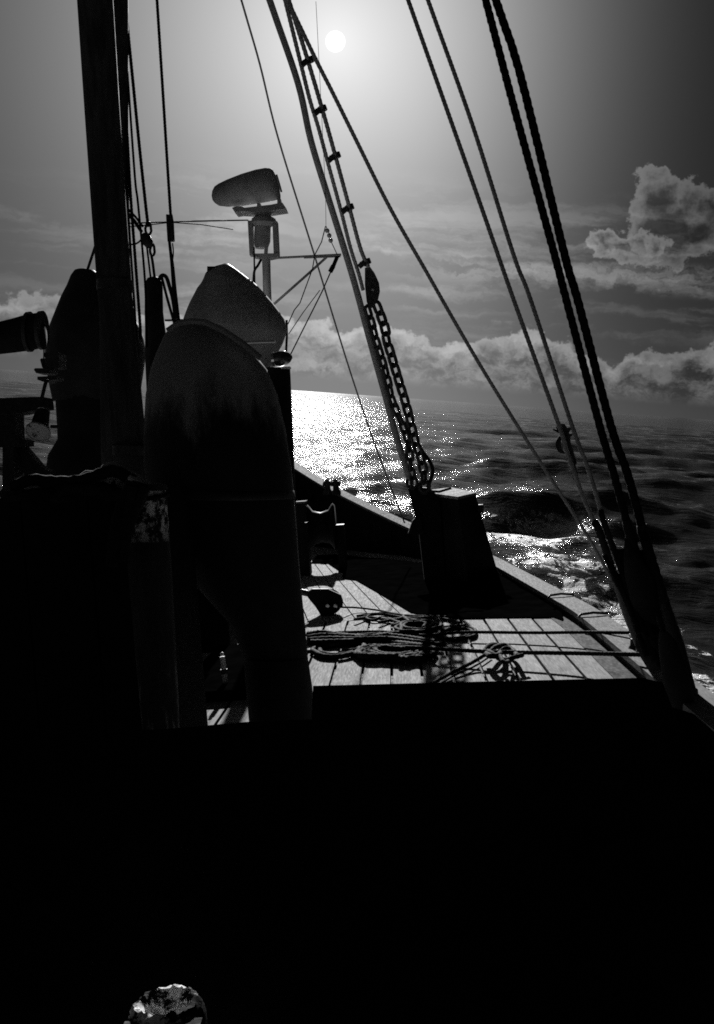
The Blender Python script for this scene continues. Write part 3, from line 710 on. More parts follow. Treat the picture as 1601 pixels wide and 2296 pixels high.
MB().lathe(o + ax * .62, ax2, [(0, .044), (.03, .056), (.06, .072), (.062, .069), (.03, .052), (.004, .036)], 28).build('reflector', 'steel', t)
MB().lathe(o + ax * .62, ax2, [(.0595, .0715), (.066, .0735), (.070, .0725), (.070, .067), (.0635, .0675)], 32).build('rim', 'chipped', t)
MB().ball(o + ax * .62 + nrm(ax2) * .035, .03, 14).build('bulb', 'glass', t)
MB().tube(pxs([(82, 922), (76, 936), (70, 955)], 5.74), .006, 6).build('strap', 'rope', t)
MB().tube(pxs([(114, 956), (133, 956)], 5.85), .010, 6).build('arm', 'iron', t)

# winch house filling the dark left, with rope piled on it
WT = at(150, 1106, 4.0)[2]
a = at(-700, 1106, 4.0); b = at(346, 1106, 4.0)
t = thing('winch_house', 'black winch house under the rope pile at left', 'winch house', ((a[0] + b[0]) / 2, 4.4, 0))
for i, (xa, xb) in enumerate(zip(np.linspace(a[0], b[0], 8)[:-1], np.linspace(a[0], b[0], 8)[1:])):
    m = MB(); m.box((xa + .004, 4.0, 0), (xb - .004, 4.04, WT)); m.build('panel', 'tarp', t, smooth=False)
m = MB(); m.box((a[0], 4.045, 0), (b[0] - .01, 4.75, WT - .01)); m.build('casing', 'tarp', t, smooth=False)
rp = random.Random(21)
t = thing('rope_pile', 'heap of heavy rope coils thrown on top of the winch house', 'rope', at(230, 1100, 4.1))
pile = [[(30, 1090), (70, 1076), (110, 1079), (160, 1080), (200, 1072), (245, 1056), (270, 1060), (300, 1078)],
        [(175, 1086), (195, 1066), (225, 1066), (243, 1046), (256, 1047), (262, 1062), (246, 1078), (220, 1088)],
        [(60, 1095), (110, 1090), (180, 1085), (230, 1066), (262, 1050), (288, 1062), (312, 1074), (316, 1092), (300, 1110)],
        [(240, 1075), (256, 1064), (268, 1072), (272, 1090), (262, 1108)], [(200, 1100), (240, 1090), (290, 1086), (318, 1096), (312, 1116), (280, 1122)],
        [(255, 1052), (276, 1070), (286, 1100), (290, 1140)], [(290, 1074), (312, 1084), (318, 1108), (306, 1135), (292, 1160)], [(120, 1100), (170, 1096), (230, 1100), (280, 1110)]]
for i, pp in enumerate(pile):
    d = 3.98 + .05 * (i % 3) - .04 * (i // 3)
    MB().laid(spline(pxs(pp, d, d + rp.uniform(-.1, .1)), 6), rp.choice([.017, .021, .024])).build('rope_turn', 'rope' if i in (0, 4, 7) else 'lit_rope', t)
for i in range(6):
    cx_ = rp.uniform(60, 290); cy_ = 1104 + rp.uniform(-4, 10); d = 4.1 + rp.uniform(-.12, .12)
    MB().laid(spline([at(cx_ + 55 * math.cos(u), cy_ - 6 * i % 9 + 5 * math.sin(2 * u), d + .14 * math.sin(u)) for u in np.linspace(0, 6.0, 9)], 5), .020).build('rope_turn', 'rope', t)

t = thing('canvas_bundle', 'dark bundle of rope and canvas hanging over the left side of the weathered post', 'canvas', at(285, 1130, 3.6))
for i, pp in enumerate([[(322, 1086), (318, 1104), (306, 1130), (290, 1160), (278, 1200)], [(312, 1080), (304, 1106), (290, 1140), (272, 1180), (262, 1230)], [(296, 1080), (284, 1110), (268, 1150), (256, 1210), (250, 1270)],
                        [(326, 1092), (314, 1116), (300, 1146), (286, 1190)], [(300, 1090), (292, 1130), (284, 1190), (280, 1260)]]):
    MB().laid(spline(pxs(pp, 3.62 - .01 * i, 3.60), 5), .026 - .002 * i).build('rope_turn', 'rope', t)

# round wooden post, its head flecked with old white paint
t = thing('timber_post', 'round weathered post with flecks of white paint on its head, left of the big cowl', 'post', at(345, 1500, 3.75) * [1, 1, 0])
MB().slices([(276, 371, 1099), (277, 374, 1120), (283, 380, 1212)], 3.75, .9, 36).build('head', 'peel', t)
MB().slices([(283, 380, 1212), (290, 386, 1300), (320, 403, 1632), (330, 408, 1760)], 3.75, .9, 36).build('shaft', 'peel_low', t)
MB().slices([(278, 369, 1084), (274, 374, 1087), (274, 375, 1097), (276, 371, 1099)], 3.75, .9, 36).build('cap', 'darkwood', t)
MB().laid([at(326, 1120, 3.75) + np.array([.084 * math.cos(u), .078 * math.sin(u), .012 * math.cos(u)]) for u in np.linspace(0, 6.28, 30)], .008).build('lashing', 'rope', t)

q0 = on(506, 1530, .076)
t = thing('pipe_stanchion', 'short white pipe stanchion standing on the low black shade slab left of the big cowl', 'stanchion', q0)
MB().tube([q0 + [0, 0, 0], q0 + [-.003, 0, .06]], .018, 14).build('foot', 'white', t)
MB().tube([q0 + [-.003, 0, .06], q0 + [-.004, 0, .088]], .023, 14).build('collar', 'iron', t)
MB().tube([q0 + [-.004, 0, .088], q0 + [-.008, 0, .17]], .017, 14).build('pipe', 'white', t)
MB().ball(q0 + [-.009, 0, .186], .013, 12).build('knob', 'white', t)

# ------------------------------------------------------------------ bow gear
t = thing('windlass', 'dark windlass with a big drum in front of the bow bulwark', 'windlass', on(715, 1262, 0))
Yw = 14.2
m = MB(); a = at(655, 1290, Yw); b = at(684, 1128, Yw); m.box((a[0], Yw, 0), (b[0], Yw + .3, b[2])); m.build('frame_post', 'black', t, smooth=False)
m = MB(); m.box((a[0] - .02, Yw - .03, b[2] + .003), (b[0] + .01, Yw + .33, b[2] + .03)); m.build('post_cap', 'rail', t, smooth=False)
m = MB(); a2 = at(664, 1172, Yw - .5); b2 = at(689, 1172, Yw - .5); m.box((a2[0], Yw - .6, 0), (b2[0], Yw - .3, a2[2])); m.build('step_box', 'black', t, smooth=False)
a3 = at(688, 1185, Yw); b3 = at(752, 1185, Yw)
MB().lathe((a3[0], Yw + .1, a3[2]), (1, 0, 0), [(0, .30), (.025, .33), (.05, .30), (.09, .24), (.2, .21), (.31, .24), (.35, .30), (.375, .33), (.40, .30)], 32).build('drum', 'black', t)
m = MB(); m.box((b3[0] + .01, Yw - .02, 0), (b3[0] + .12, Yw + .25, b3[2] + .05)); m.build('frame_post', 'black', t, smooth=False)
# flat black sheet painting in the shade on the fore deck round the chest
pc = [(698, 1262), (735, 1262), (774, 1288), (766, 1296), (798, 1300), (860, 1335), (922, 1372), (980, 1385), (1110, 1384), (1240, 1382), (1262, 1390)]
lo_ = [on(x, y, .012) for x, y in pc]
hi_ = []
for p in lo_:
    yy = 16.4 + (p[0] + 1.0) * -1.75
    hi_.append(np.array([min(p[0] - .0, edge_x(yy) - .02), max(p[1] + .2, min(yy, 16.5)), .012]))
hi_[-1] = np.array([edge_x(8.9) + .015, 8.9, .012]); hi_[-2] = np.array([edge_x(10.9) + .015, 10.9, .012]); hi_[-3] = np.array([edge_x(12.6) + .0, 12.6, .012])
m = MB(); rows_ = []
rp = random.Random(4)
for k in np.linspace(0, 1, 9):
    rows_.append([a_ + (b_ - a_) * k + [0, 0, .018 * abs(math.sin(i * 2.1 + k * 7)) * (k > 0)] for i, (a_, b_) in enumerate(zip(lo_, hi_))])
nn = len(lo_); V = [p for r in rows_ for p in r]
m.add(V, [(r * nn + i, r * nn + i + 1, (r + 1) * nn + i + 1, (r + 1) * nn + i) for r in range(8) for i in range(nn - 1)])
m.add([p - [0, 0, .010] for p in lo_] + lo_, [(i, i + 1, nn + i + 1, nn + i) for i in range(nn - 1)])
tag(m.build('shade_sheet', 'pitch', base=(.3, 10.5, 0)), 'flat black sheet painting in shade on the fore deck round the chest', 'shade_sheet')

def fairlead(px_, lab):
    p = at(px_, 1101, 17.95 if px_ < 745 else 17.6)
    t = thing('fairlead', lab, 'fairlead', p, 'roller fairleads on the bow rail')
    MB().lathe(p, (0, 0, 1), [(-.06, .08), (0, .08), (.03, .055), (.10, .05), (.14, .075), (.17, .07), (.19, .03)], 18).build('roller', 'iron', t)
    m = MB(); m.tube([p + [.07 * math.cos(u), 0, .09 + .10 * math.sin(u)] for u in np.linspace(0, math.pi, 9)], .018, 8); m.build('keeper', 'iron', t)
fairlead(735, 'left one of two iron roller fairleads on the bow rail')
fairlead(754, 'right one of two iron roller fairleads on the bow rail')

# chest with a pale lid at the ship's side, and the chain post fixed beside it
t = thing('deck_chest', 'tall dark deck chest with a pale sunlit lid by the right rail', 'chest', on(1010, 1290, 0))
NC, RCn, FC, LC = at(1026, 1113, 11.6), at(1066, 1104, 12.0), at(1011, 1092, 12.9), at(940, 1101, 12.4)
m = MB()
bot = [np.array([NC[0] + .05, 11.5, 0]), np.array([at(1118, 1270, 12.0)[0], 12.05, 0]), np.array([FC[0] + .1, 13.1, 0]), np.array([LC[0] - .02, 12.4, 0])]
top = [p - [0, 0, .035] for p in (NC, RCn, FC, LC)]
m.hexa(bot + top); m.build('body', 'black', t, smooth=False)
cen = (NC + RCn + FC + LC) / 4
lid = [cen + (p - cen) * 1.03 for p in (NC, RCn, FC, LC)]
for k in range(4):
    u0, u1 = k / 4 + .006, (k + 1) / 4 - .006
    e = [lid[0] + (lid[3] - lid[0]) * u0, lid[1] + (lid[2] - lid[1]) * u0, lid[1] + (lid[2] - lid[1]) * u1, lid[0] + (lid[3] - lid[0]) * u1]
    m = MB(); m.hexa([p - [0, 0, .032] for p in e] + e); m.build('lid_board', 'plank', t, smooth=False)
m = MB(); q = at(1074, 1140, 11.95); m.lathe(q + [-.02, 0, 0], (1, 0, -.1), [(0, .05), (.06, .055), (.075, .03)], 14); m.build('handle', 'iron', t)
MB().tube(pxs([(965, 1101), (985, 1102), (1012, 1094)], 11.8), .014, 6).build('hasp', 'iron', t)

t = thing('chain_post', 'dark leaning iron post holding the chains beside the deck chest', 'post', on(945, 1300, 0))
MB().outline([(912, 1084), (940, 1092), (965, 1094), (985, 1115), (1000, 1330), (955, 1330), (938, 1180), (924, 1130)], 11.9, .22).build('post', 'black', t, smooth=False)
MB().outline([(924, 1168), (940, 1150), (950, 1200), (915, 1195)], 11.85, .1).build('bracket', 'black', t, smooth=False)
for x, y in [(924, 1082), (952, 1090)]:
    q = at(x, y, 11.85); MB().tube([q + [.06 * math.cos(u), 0, .07 * math.sin(u)] for u in np.linspace(0, 2 * math.pi, 15)[:-1]], .018, 8, closed=True).build('eye', 'iron', t)

# ------------------------------------------------------------------ tackle above it
def c4b(x, y): return ((1050 + x / 2.2956) / 1.568, y / 2.2956 / 1.568)
DTOP, DBOT = 9.4, 11.9
def dep(y): return DTOP + (DBOT - DTOP) * min(1.0, max(0.0, (y - 27) / 1060.0))
def pd(pts): return [at(x, y, dep(y)) for x, y in pts]
t = thing('topping_lift', 'long topping lift wires clipped together above the pulley block', 'tackle', at(800, 620, dep(620)))
g1 = lead(pd([(614, 27), (669, 189), (697, 314), (733, 433), (767, 542), (796, 638), (830, 765), (864, 887), (892, 990), (919, 1074)]), 5); MB().tube(g1, [.030, .032, .034, .036, .038], 12).build('pendant', 'manila', t)
G2 = lead(pd([(646, 27), (680, 165), (696, 228), (714, 286), (735, 364), (764, 470), (786, 556), (804, 612), (814, 650)]), 5); MB().laid(G2, .020).build('wire', 'manila', t)
G3 = lead(pd([(656, 27), (688, 128), (723, 246), (750, 342), (781, 456), (808, 556), (826, 598)]), 5); MB().laid(G3, .021).build('wire', 'manila', t)
for (x, y) in [(692, 136), (721, 245), (752, 350), (782, 466), (820, 588)]:
    k = MB(); a = at(x - 15, y + 10, dep(y)); b = at(x + 3, y - 6, dep(y)); k.tube([a, b], .028, 8)
    k.tube([at(x + 3, y - 8, dep(y)), at(x + 7, y + 3, dep(y))], .03, 8); k.tube([at(x - 14, y + 2, dep(y)), at(x + 1, y + 6, dep(y))], .018, 6); k.build('clip', 'iron', t)
t = thing('pulley_block', 'pear-shaped pulley block where the wires meet the chain', 'pulley', at(834, 660, dep(650)))
MB().outline([(818, 600), (830, 598), (840, 612), (849, 632), (851, 650), (847, 668), (838, 684), (828, 690), (822, 676), (818, 640)], dep(650) - .05, .035).build('cheek', 'iron', t)
MB().outline([(819, 602), (831, 600), (841, 614), (850, 634), (852, 652), (848, 670), (839, 686), (829, 692), (823, 678), (819, 640)], dep(650) + .05, .035).build('cheek', 'iron', t)
q = at(836, 652, dep(650)); MB().lathe(q - [0, .012, 0], (0, 1, 0), [(0, .06), (.012, .052), (.045, .052), (.058, .06)], 20).build('sheave', 'iron', t)
MB().tube([q - [0, .07, 0], q + [0, .12, 0]], .014, 8).build('pin', 'chrome', t)

def link_mesh(L, Wd, r):
    m = MB(); P = []
    for u in np.linspace(0, 2 * math.pi, 20, endpoint=False):
        cx_, sy_ = math.cos(u), math.sin(u); P.append(np.array([Wd * cx_, 0, (L - Wd) * (1 if sy_ > 0 else -1) * min(1, abs(sy_) * 6) + Wd * sy_]))
    m.tube(P, r, 7, closed=True)
    return m
def chain(name, label, pix, link_len, wd, r, first_turn):
    path = [at(x, y, dep(y) - .03) for x, y in pix]; pts, q = resample(spline(path, 8), link_len)
    base = pts[-1]; t = thing(name, label, 'chain', base, 'chains of the topping lift')
    me = link_mesh(link_len * .62, wd, r).mesh('link', (0, 0, 0), True); me.materials.append(MAT['iron'])
    for i, p in enumerate(pts):
        d = nrm(pts[min(i + 1, len(pts) - 1)] - pts[max(i - 1, 0)])
        o = bpy.data.objects.new('link', me); COL.objects.link(o); o.parent = t
        rot = Vector(tuple(d)).to_track_quat('Z', 'Y').to_matrix().to_4x4() @ Matrix.Rotation(math.radians(first_turn + 90 * i + (25 if i % 2 else 10)), 4, 'Z')
        o.matrix_local = Matrix.Translation(Vector(tuple(p - base))) @ rot
    return t
chain('chain', 'right-hand heavy chain hanging from the pulley block to the post', [(847, 690), (863, 735), (866, 760), (876, 792), (893, 850), (911, 909), (931, 988), (947, 1041), (952, 1092)], .122, .044, .020, 0)
chain('chain', 'left-hand heavy chain running close beside the thick pendant', [(826, 700), (833, 722), (842, 757), (850, 782), (866, 838), (879, 894), (895, 936), (911, 977), (920, 1031), (923, 1082)], .116, .041, .019, 90)
tag(MB().laid(spline(pd([(940, 1000), (950, 1016), (964, 1035), (970, 1052), (967, 1072), (958, 1092)]), 6), .022).build('rope_tail', 'rope'), 'loose bight of rope hanging at the foot of the chains', 'rope')

# ------------------------------------------------------------------ stays and shrouds
st = lead(pxs([(550, 30), (583, 145), (613, 270), (645, 380), (703, 565), (764, 765), (803, 887), (848, 1016), (907, 1172)], 10.5, 14.8), 5)
tag(MB().tube(st, .011, 6).build('stay', 'manila'), 'thinnest stay, running from the top edge down to the bow bulwark', 'stay')
st = lead(pxs([(662, 37), (711, 139), (745, 206), (797, 311), (875, 467), (957, 611), (1020, 722), (1087, 836), (1155, 946), (1237, 1076), (1316, 1199), (1372, 1300)], 6.6, 8.0), 5)
tag(MB().laid(st, .0135).build('stay', 'manila'), 'single stay slanting across the middle of the sky to the right rail', 'stay')

G = 'shrouds at the right rail'
def shroud(label, pix, r, rlow, feet, split):
    P = pxs(pix, 6.0, 5.75); t = thing('shroud', label, 'shroud', feet, G)
    MB().laid(lead(P, 7), r).build('wire', 'manila' if r < .02 else 'rope', t)
    a, b = P[-1], np.array(feet, float); k = a + (b - a) * split
    MB().laid(spline([a + (P[-2] - a) * .30, a, k], 4), (r + rlow) * .5).build('lashing', 'canvas', t)
    MB().tube([a + (k - a) * .6, k, k + (b - k) * .4, b], [r, rlow * .9, rlow * 1.05, rlow * .7], 12).build('rigging_screw', 'iron', t)
    m = MB(); m.box(b - [.02, .05, .10], b + [.02, .05, .02]); m.build('chain_plate', 'iron', t, smooth=False)
    return P
rail_y = lambda y: edge_x(y) + .10
S1 = shroud('first shroud from the left, thin, with a rag knotted round its lower end', [(924, 25), (1076, 455), (1151, 670), (1254, 956), (1272, 1015), (1309, 1117), (1345, 1195)], .0125, .030, (rail_y(6.5), 6.5, .11), .45)
S2 = shroud('second shroud from the left, thin and smooth all the way down', [(968.5, 25), (1061, 285), (1151, 570), (1189, 670), (1283, 956), (1320, 1055), (1358, 1182)], .0125, .022, (rail_y(6.15), 6.15, .11), .5)
S3 = shroud('third shroud from the left, one of the thick pair', [(1096, 27), (1151, 235), (1243.5, 572), (1269, 670), (1345, 956), (1378, 1069), (1416, 1210)], .0225, .032, (rail_y(5.75), 5.75, .11), .5)
S4 = shroud('rightmost shroud of all, thickest of the thick pair', [(1121, 27), (1168.5, 175), (1266, 572), (1294.5, 670), (1370, 956), (1409, 1069), (1450, 1223)], .024, .036, (rail_y(5.35), 5.35, .11), .5)
t = thing('rag', 'dark rag knotted round the leftmost shroud', 'rag', at(1268, 980, 5.85))
rg = MB()
for pp in [[(1240, 962), (1256, 968), (1268, 966), (1284, 958)], [(1247, 957), (1258, 970), (1270, 978), (1284, 972)], [(1262, 970), (1252, 990), (1255, 1008), (1266, 1016)], [(1258, 968), (1272, 990), (1280, 1010), (1292, 1040)]]:
    MB().tube(spline(pxs(pp, 5.82, 5.86), 5), [.006, .016, .014, .005] if pp[0][1] < 980 and pp[-1][1] > 1000 else [.004, .010, .016, .006], 8).build('strip', 'canvas', t)
MB().slices([(1255, 1266, 950), (1253, 1276, 966), (1259, 1279, 985), (1265, 1281, 1010), (1276, 1290, 1040), (1285, 1298, 1075)], 5.85, .8, 14).build('knot', 'canvas', t)
t = thing('lanyard_bundle', 'dark bundle of lashings gathered round the feet of the shrouds', 'lashings', (rail_y(5.8), 5.8, .1))
rp = random.Random(5)
for i in range(16):
    x0 = rp.uniform(1352, 1462); y0_ = rp.uniform(1195, 1300); x1 = x0 + rp.uniform(60, 95); y1 = rp.uniform(1420, 1500)
    x1 = min(x1, 1520)
    MB().laid(spline(pxs([(x0, y0_), ((x0 + x1) / 2 + rp.uniform(-8, 8), (y0_ + y1) / 2), (x1, y1)], 5.75, 5.55), 4), rp.choice([.014, .018, .024])).build('lashing', 'rope', t)
MB().slices([(1400, 1404, 1205), (1398, 1436, 1250), (1400, 1462, 1290), (1412, 1482, 1340), (1426, 1502, 1400), (1424, 1518, 1450), (1456, 1528, 1500)], 5.62, .5, 16).build('wrap', 'canvas', t)
t = thing('fender', 'dark canvas fender hanging over the right rail below the shrouds', 'fender', at(1530, 1560, 5.25))
MB().slices([(1478, 1498, 1416), (1476, 1516, 1436), (1478, 1530, 1470), (1484, 1543, 1510), (1492, 1553, 1550), (1500, 1557, 1575), (1515, 1555, 1592), (1530, 1548, 1600)], 5.2, .8, 22).build('body', 'canvas', t)
MB().laid(pxs([(1488, 1420), (1476, 1380)], 5.3), .014).build('lanyard', 'rope', t)

# wires and tackle beside the mast
def c5(x, y): return ((380 + x / 4.593) / 1.568, (720 + y / 4.593) / 1.568)
G = 'halyards beside the mast'
for lab, pts, r in [('halyard touching the right side of the mast', [(283, 300), (287, 459), (302, 688), (306, 760)], .008),
                    ('second halyard to the right of the mast', [(287, 330), (294.5, 459), (312.5, 701), (316, 760)], .0105),
                    ('third halyard from the mast, passing behind the small block', [(289, 205), (303, 400), (310, 459), (325.5, 633), (330, 780)], .008)]:
    tag(MB().laid(lead(pxs(pts, 7.0), 5), r).build('halyard', 'rope'), lab, 'rope', G)
tag(MB().laid(lead(pxs([(298, 180), (313, 330), (328, 470), (333, 508)], 7.0), 5), .011).build('halyard', 'rope'), 'halyard ending in an eye above the small block beside the mast', 'rope', G)
t = thing('small_block', 'small shackled block between the mast and the vent pipe', 'pulley', at(330, 550, 7.0))
MB().vslices([(316, 528, 540), (321, 522, 548), (328, 520, 555), (336, 526, 558), (343, 540, 552)], 7.0, .6, 16).build('shell', 'iron', t)
for cx_, cy_, rx_, ry_ in [(333, 512, 7, 14), (342, 560, 5.5, 13)]:
    MB().tube([at(cx_ + rx_ * math.cos(u) * (1 if math.sin(u) > 0 else .8), cy_ + ry_ * math.sin(u), 7.0) for u in np.linspace(0, 2 * math.pi, 16, endpoint=False)], .009, 8, closed=True).build('shackle', 'iron', t)
MB().tube(pxs([(285, 476), (302, 496), (318, 520)], 6.9, 7.0), .012, 8).build('strop', 'rope', t)
MB().tube(pxs([(287, 468), (304, 486), (321, 508)], 6.9, 7.0), .008, 8).build('strop', 'rope', t)
MB().tube(spline(pxs([(289, 546), (300, 548), (312, 542), (320, 532)], 6.95, 7.0), 5), .006, 6).build('strop', 'rope', t)
MB().tube(pxs([(329, 548), (333, 580), (338, 622)], 7.0, 7.3), .008, 6).build('fall', 'rope', t)
MB().tube(pxs([(340, 572), (343, 590), (347, 622)], 7.0, 7.3), .011, 6).build('fall', 'rope', t)
t = thing('backstay', 'stay with a rigging screw sleeve between the mast and the searchlight', 'stay', at(397, 720, 7.6))
MB().laid(lead(pxs([(354, 27), (365, 200), (375, 360), (382, 470), (383, 485)], 7.6), 5), .011).build('wire', 'rope', t)
MB().tube(pxs([(381, 482), (384, 500), (386, 541)], 7.6), .021, 10).build('sleeve', 'iron', t)
MB().tube(pxs([(375.5, 481), (377, 510), (379, 541)], 7.58), .011, 8).build('splice', 'iron', t)
MB().tube(spline(pxs([(380, 541), (384, 575), (387, 600), (392, 660), (398, 724)], 7.6), 5), [.011, .013, .017, .024], 10).build('lower_wire', 'rope', t)
MB().tube(spline(pxs([(387, 545), (389, 565), (387, 585), (384, 594)], 7.6), 5), .005, 6).build('tail', 'rope', t)
t = thing('aerial_wire', 'pair of thin level wires running from the mast to the searchlight', 'wires', at(420, 497, 8.0))
MB().tube(pxs([(289, 500), (382, 497), (470, 495), (556, 493.5)], 7.0, 9.5), .006, 6).build('wire', 'rope', t)
MB().tube(pxs([(289, 508), (340, 503), (383, 498), (450, 503), (522, 514)], 7.0, 9.5), .005, 6).build('wire', 'rope', t)
tag(MB().tube(pxs([(196, 606), (203, 585), (214, 552), (225, 520)], 8.4, 7.4), .011, 6).build('stay', 'rope'), 'short stay between the left cowl and the mast', 'stay')
tag(MB().tube(pxs([(370, 718), (410, 717)], 8.6), .008, 6).build('stay', 'rope'), 'short level wire between the vent pipe and the middle cowl', 'wire')

# ------------------------------------------------------------------ ropes on deck
def deckline(pts, z, r, mat='rope'):
    return MB().laid(spline([on(x, y, zz) for (x, y), zz in zip(pts, z if not np.isscalar(z) else [z] * len(pts))], 6), r)
tag(deckline([(690, 1424), (760, 1418), (860, 1416), (950, 1424), (1040, 1417), (1200, 1418), (1310, 1417), (1432, 1418)], [.03, .03, .04, .05, .06, .07, .09, .14], .0125).build('mooring_rope', 'rope'),
    'taut mooring rope lying farther forward across the sunlit planks', 'rope', 'mooring ropes across the deck')
tag(deckline([(780, 1458), (870, 1450), (944, 1452), (1084, 1460), (1150, 1462), (1300, 1464), (1446, 1467)], [.04, .05, .08, .09, .09, .11, .16], .0145).build('mooring_rope', 'rope'),
    'taut mooring rope with a knot in it, nearer across the sunlit planks', 'rope', 'mooring ropes across the deck')
t = thing('knot', 'big knot with loops on the nearer mooring rope', 'knot', on(1115, 1470, 0))
for pp, r in [([(1086, 1462), (1096, 1448), (1112, 1446), (1124, 1456), (1118, 1468), (1100, 1470), (1088, 1464)], .019), ([(1094, 1466), (1112, 1450), (1132, 1446), (1148, 1456), (1160, 1470)], .017),
              ([(1120, 1462), (1134, 1452), (1146, 1460), (1142, 1480), (1130, 1484), (1122, 1470)], .014), ([(1090, 1458), (1104, 1464), (1118, 1476), (1134, 1478), (1150, 1474), (1172, 1468)], .015)]:
    MB().laid(spline([on(x, y, .085 + .02 * math.sin(i * 1.7)) for i, (x, y) in enumerate(pp)], 5), r).build('rope_turn', 'rope', t)
tag(deckline([(1090, 1466), (1060, 1484), (1010, 1509), (972, 1530), (930, 1556)], [.085, .05, .03, .03, .03], .0125).build('mooring_rope', 'rope'), 'rope end leading from the knot aft towards the hatch', 'rope')
tag(deckline([(1100, 1470), (1066, 1492), (1020, 1513), (985, 1534)], .018, .007).build('cord', 'rope'), 'thin cord beside the rope end that leaves the knot', 'cord')

def coil(name, label, cx_, cy_, wx_, wy, turns, r, seed, inner=.25, jit=.05, z0=0.0, lay=1):
    """A rope laid down in turns on the deck, flat or a few layers high."""
    rp = random.Random(seed); t = thing(name, label, 'rope', on(cx_, cy_, 0))
    c = on(cx_, cy_, 0); ax_ = on(cx_ + wx_, cy_, 0)[0] - c[0]; ay = on(cx_, cy_ - wy, 0)[1] - c[1]
    for L in range(lay):
        ph = rp.uniform(0, 6.28); P = []; ox, oy = rp.uniform(-.12, .12) * ax_ * (L > 0), rp.uniform(-.12, .12) * ay * (L > 0)
        n = int(turns * 12)
        for k in range(n + 1):
            u = ph + k / 12 * 2 * math.pi; g = inner + (1 - inner) * (k / n); g *= 1 + rp.uniform(-jit, jit)
            P.append((c[0] + ox + ax_ * g * math.cos(u), c[1] + oy + ay * g * math.sin(u), z0 + r * (1 + 1.8 * L) + rp.uniform(0, .25) * r + .002))
        MB().laid(spline(P, 3), r).build('rope_turn', 'rope', t)
    return t
def strands(name, label, paths, r, seed):
    rp = random.Random(seed); q = on(*paths[0][0], 0); t = thing(name, label, 'rope', q)
    for pp in paths:
        MB().laid(spline([on(x, y, r * rp.uniform(1.1, 2.6)) for x, y in pp], 5), r * rp.uniform(.85, 1.15)).build('rope_turn', 'rope', t)
    return t
coil('rope_coil', 'open flat coil of rope on the planks where the farther rope leaves the tangle', 1022, 1424, 50, 15, 2.4, .015, 1, inner=.68, jit=.12)
rp = random.Random(31); heap_paths = []
for k in range(9):
    a0 = rp.uniform(0, 6.28); P = []
    for m_ in range(7):
        a0 += rp.uniform(.5, 1.5) * (1 if k % 2 else -1); g = rp.uniform(.35, 1.0)
        P.append((893 + 100 * g * math.cos(a0), 1462 + 17 * g * math.sin(a0)))
    heap_paths.append(P)
strands('rope_tangle', 'largest black heap of overlapping rope turns, nearest the hatch', heap_paths, .021, 2)
coil('rope_coil', 'open ring of heavy rope beside the trunk of the big cowl', 762, 1462, 66, 17, 2.3, .021, 4, inner=.66, jit=.12)
coil('rope_coil', 'small dark coil on top of the hawsers in the middle of the sunlit planks', 935, 1418, 50, 16, 2.3, .016, 6, inner=.35, jit=.22, z0=.02, lay=2)
strands('rope_tangle', 'loose tangle of thin line farther forward beside the deck joint',
        [[(800, 1381), (845, 1376), (890, 1382), (940, 1392), (985, 1400)], [(795, 1388), (830, 1384), (880, 1390), (905, 1380), (860, 1374), (815, 1382)], [(850, 1395), (900, 1386), (950, 1384), (1000, 1388), (1030, 1396)],
         [(880, 1402), (915, 1394), (955, 1402), (990, 1394), (960, 1384), (920, 1390)], [(890, 1410), (940, 1400), (990, 1406), (1045, 1402)], [(870, 1386), (900, 1398), (930, 1412), (960, 1420)],
         [(905, 1384), (925, 1400), (932, 1416), (915, 1424), (895, 1414)], [(830, 1378), (822, 1386), (838, 1390), (852, 1384)]], .015, 8)
strands('hawser', 'heavy hawsers bundled across the sunlit planks beside the big cowl trunk',
        [[(688, 1430), (730, 1425), (790, 1428), (850, 1424), (910, 1430), (975, 1440)], [(688, 1436), (740, 1433), (800, 1434), (870, 1433), (930, 1440), (990, 1448)],
         [(692, 1422), (720, 1419), (760, 1424), (820, 1430), (880, 1422), (940, 1418)], [(690, 1441), (750, 1440), (820, 1438), (880, 1442), (950, 1450)]], .028, 12)
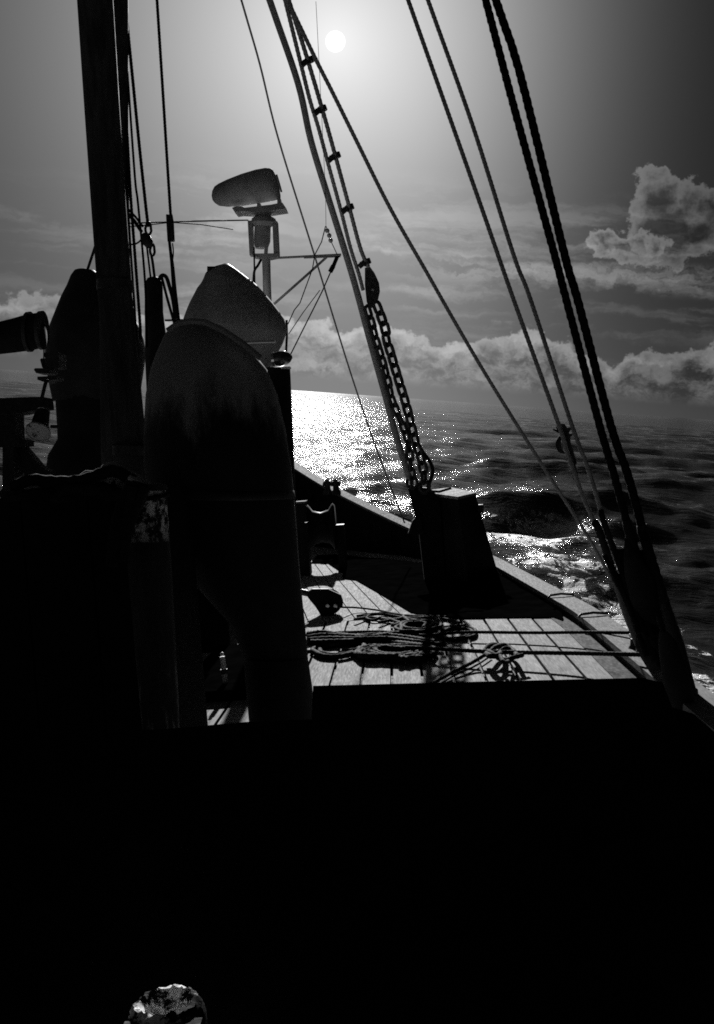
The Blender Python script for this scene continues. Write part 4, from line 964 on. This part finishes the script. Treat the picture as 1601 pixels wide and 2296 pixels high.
tag(deckline([(766, 1361), (800, 1362), (850, 1368), (900, 1378), (1000, 1382)], [.08, .04, .03, .03, .03], .009).build('block_fall', 'rope'), 'thin rope leading from the snatch block towards the chest', 'rope')

q = on(730, 1382, 0)
t = thing('snatch_block', 'large dark snatch block standing tilted on the deck', 'pulley', q)
Yb = q[1]
MB().outline([(684, 1330), (700, 1320), (735, 1320), (764, 1333), (769, 1347), (768, 1360), (745, 1378), (724, 1386), (706, 1358), (694, 1344)], Yb + .02, .05).build('cheek', 'black', t, smooth=False)
MB().outline([(690, 1338), (708, 1326), (738, 1327), (760, 1338), (766, 1350), (762, 1362), (742, 1378), (724, 1385), (710, 1362)], Yb + .14, .05).build('cheek', 'black', t, smooth=False)
o = at(738, 1352, Yb); MB().lathe(o + [0, .07, 0], (0, 1, 0), [(0, .12), (.02, .105), (.05, .105), (.07, .12)], 24).build('sheave', 'iron', t)
for x, y in [(735, 1357), (752, 1357)]: MB().lathe(at(x, y, Yb) + [0, -.012, 0], (0, -1, 0), [(-.01, .022), (.012, .022), (.02, .015)], 12).build('pin', 'chrome', t)
MB().tube(pxs([(676, 1327), (690, 1330)], Yb), .03, 10).build('shackle', 'iron', t)

# small fittings on the right rail
for (y, lab) in [(8.05, 'iron strap across the right rail, nearer one'), (9.25, 'iron strap across the right rail, farther one')]:
    x = edge_x(y); m = MB()
    m.tube([(x - .02, y, .10), (x + .0, y + .01, .118), (x + .10, y + .02, .125), (x + .21, y + .01, .112)], .011, 8)
    tag(m.build('rail_strap', 'iron'), lab, 'strap', 'iron straps on the right rail')
x = edge_x(6.6)
t = thing('cleat', 'dark mooring cleat on the right rail where the ropes end', 'cleat', (x + .1, 6.55, .1))
MB().tube(spline([(x + .06, 6.3, .15), (x + .09, 6.45, .165), (x + .11, 6.7, .165), (x + .12, 6.85, .15)], 5), [.014, .024, .024, .014], 10).build('horn', 'iron', t)
for yy in (6.48, 6.66): MB().lathe((x + .1, yy, .102), (0, 0, 1), [(0, .045), (.02, .03), (.06, .026)], 12).build('foot', 'iron', t)
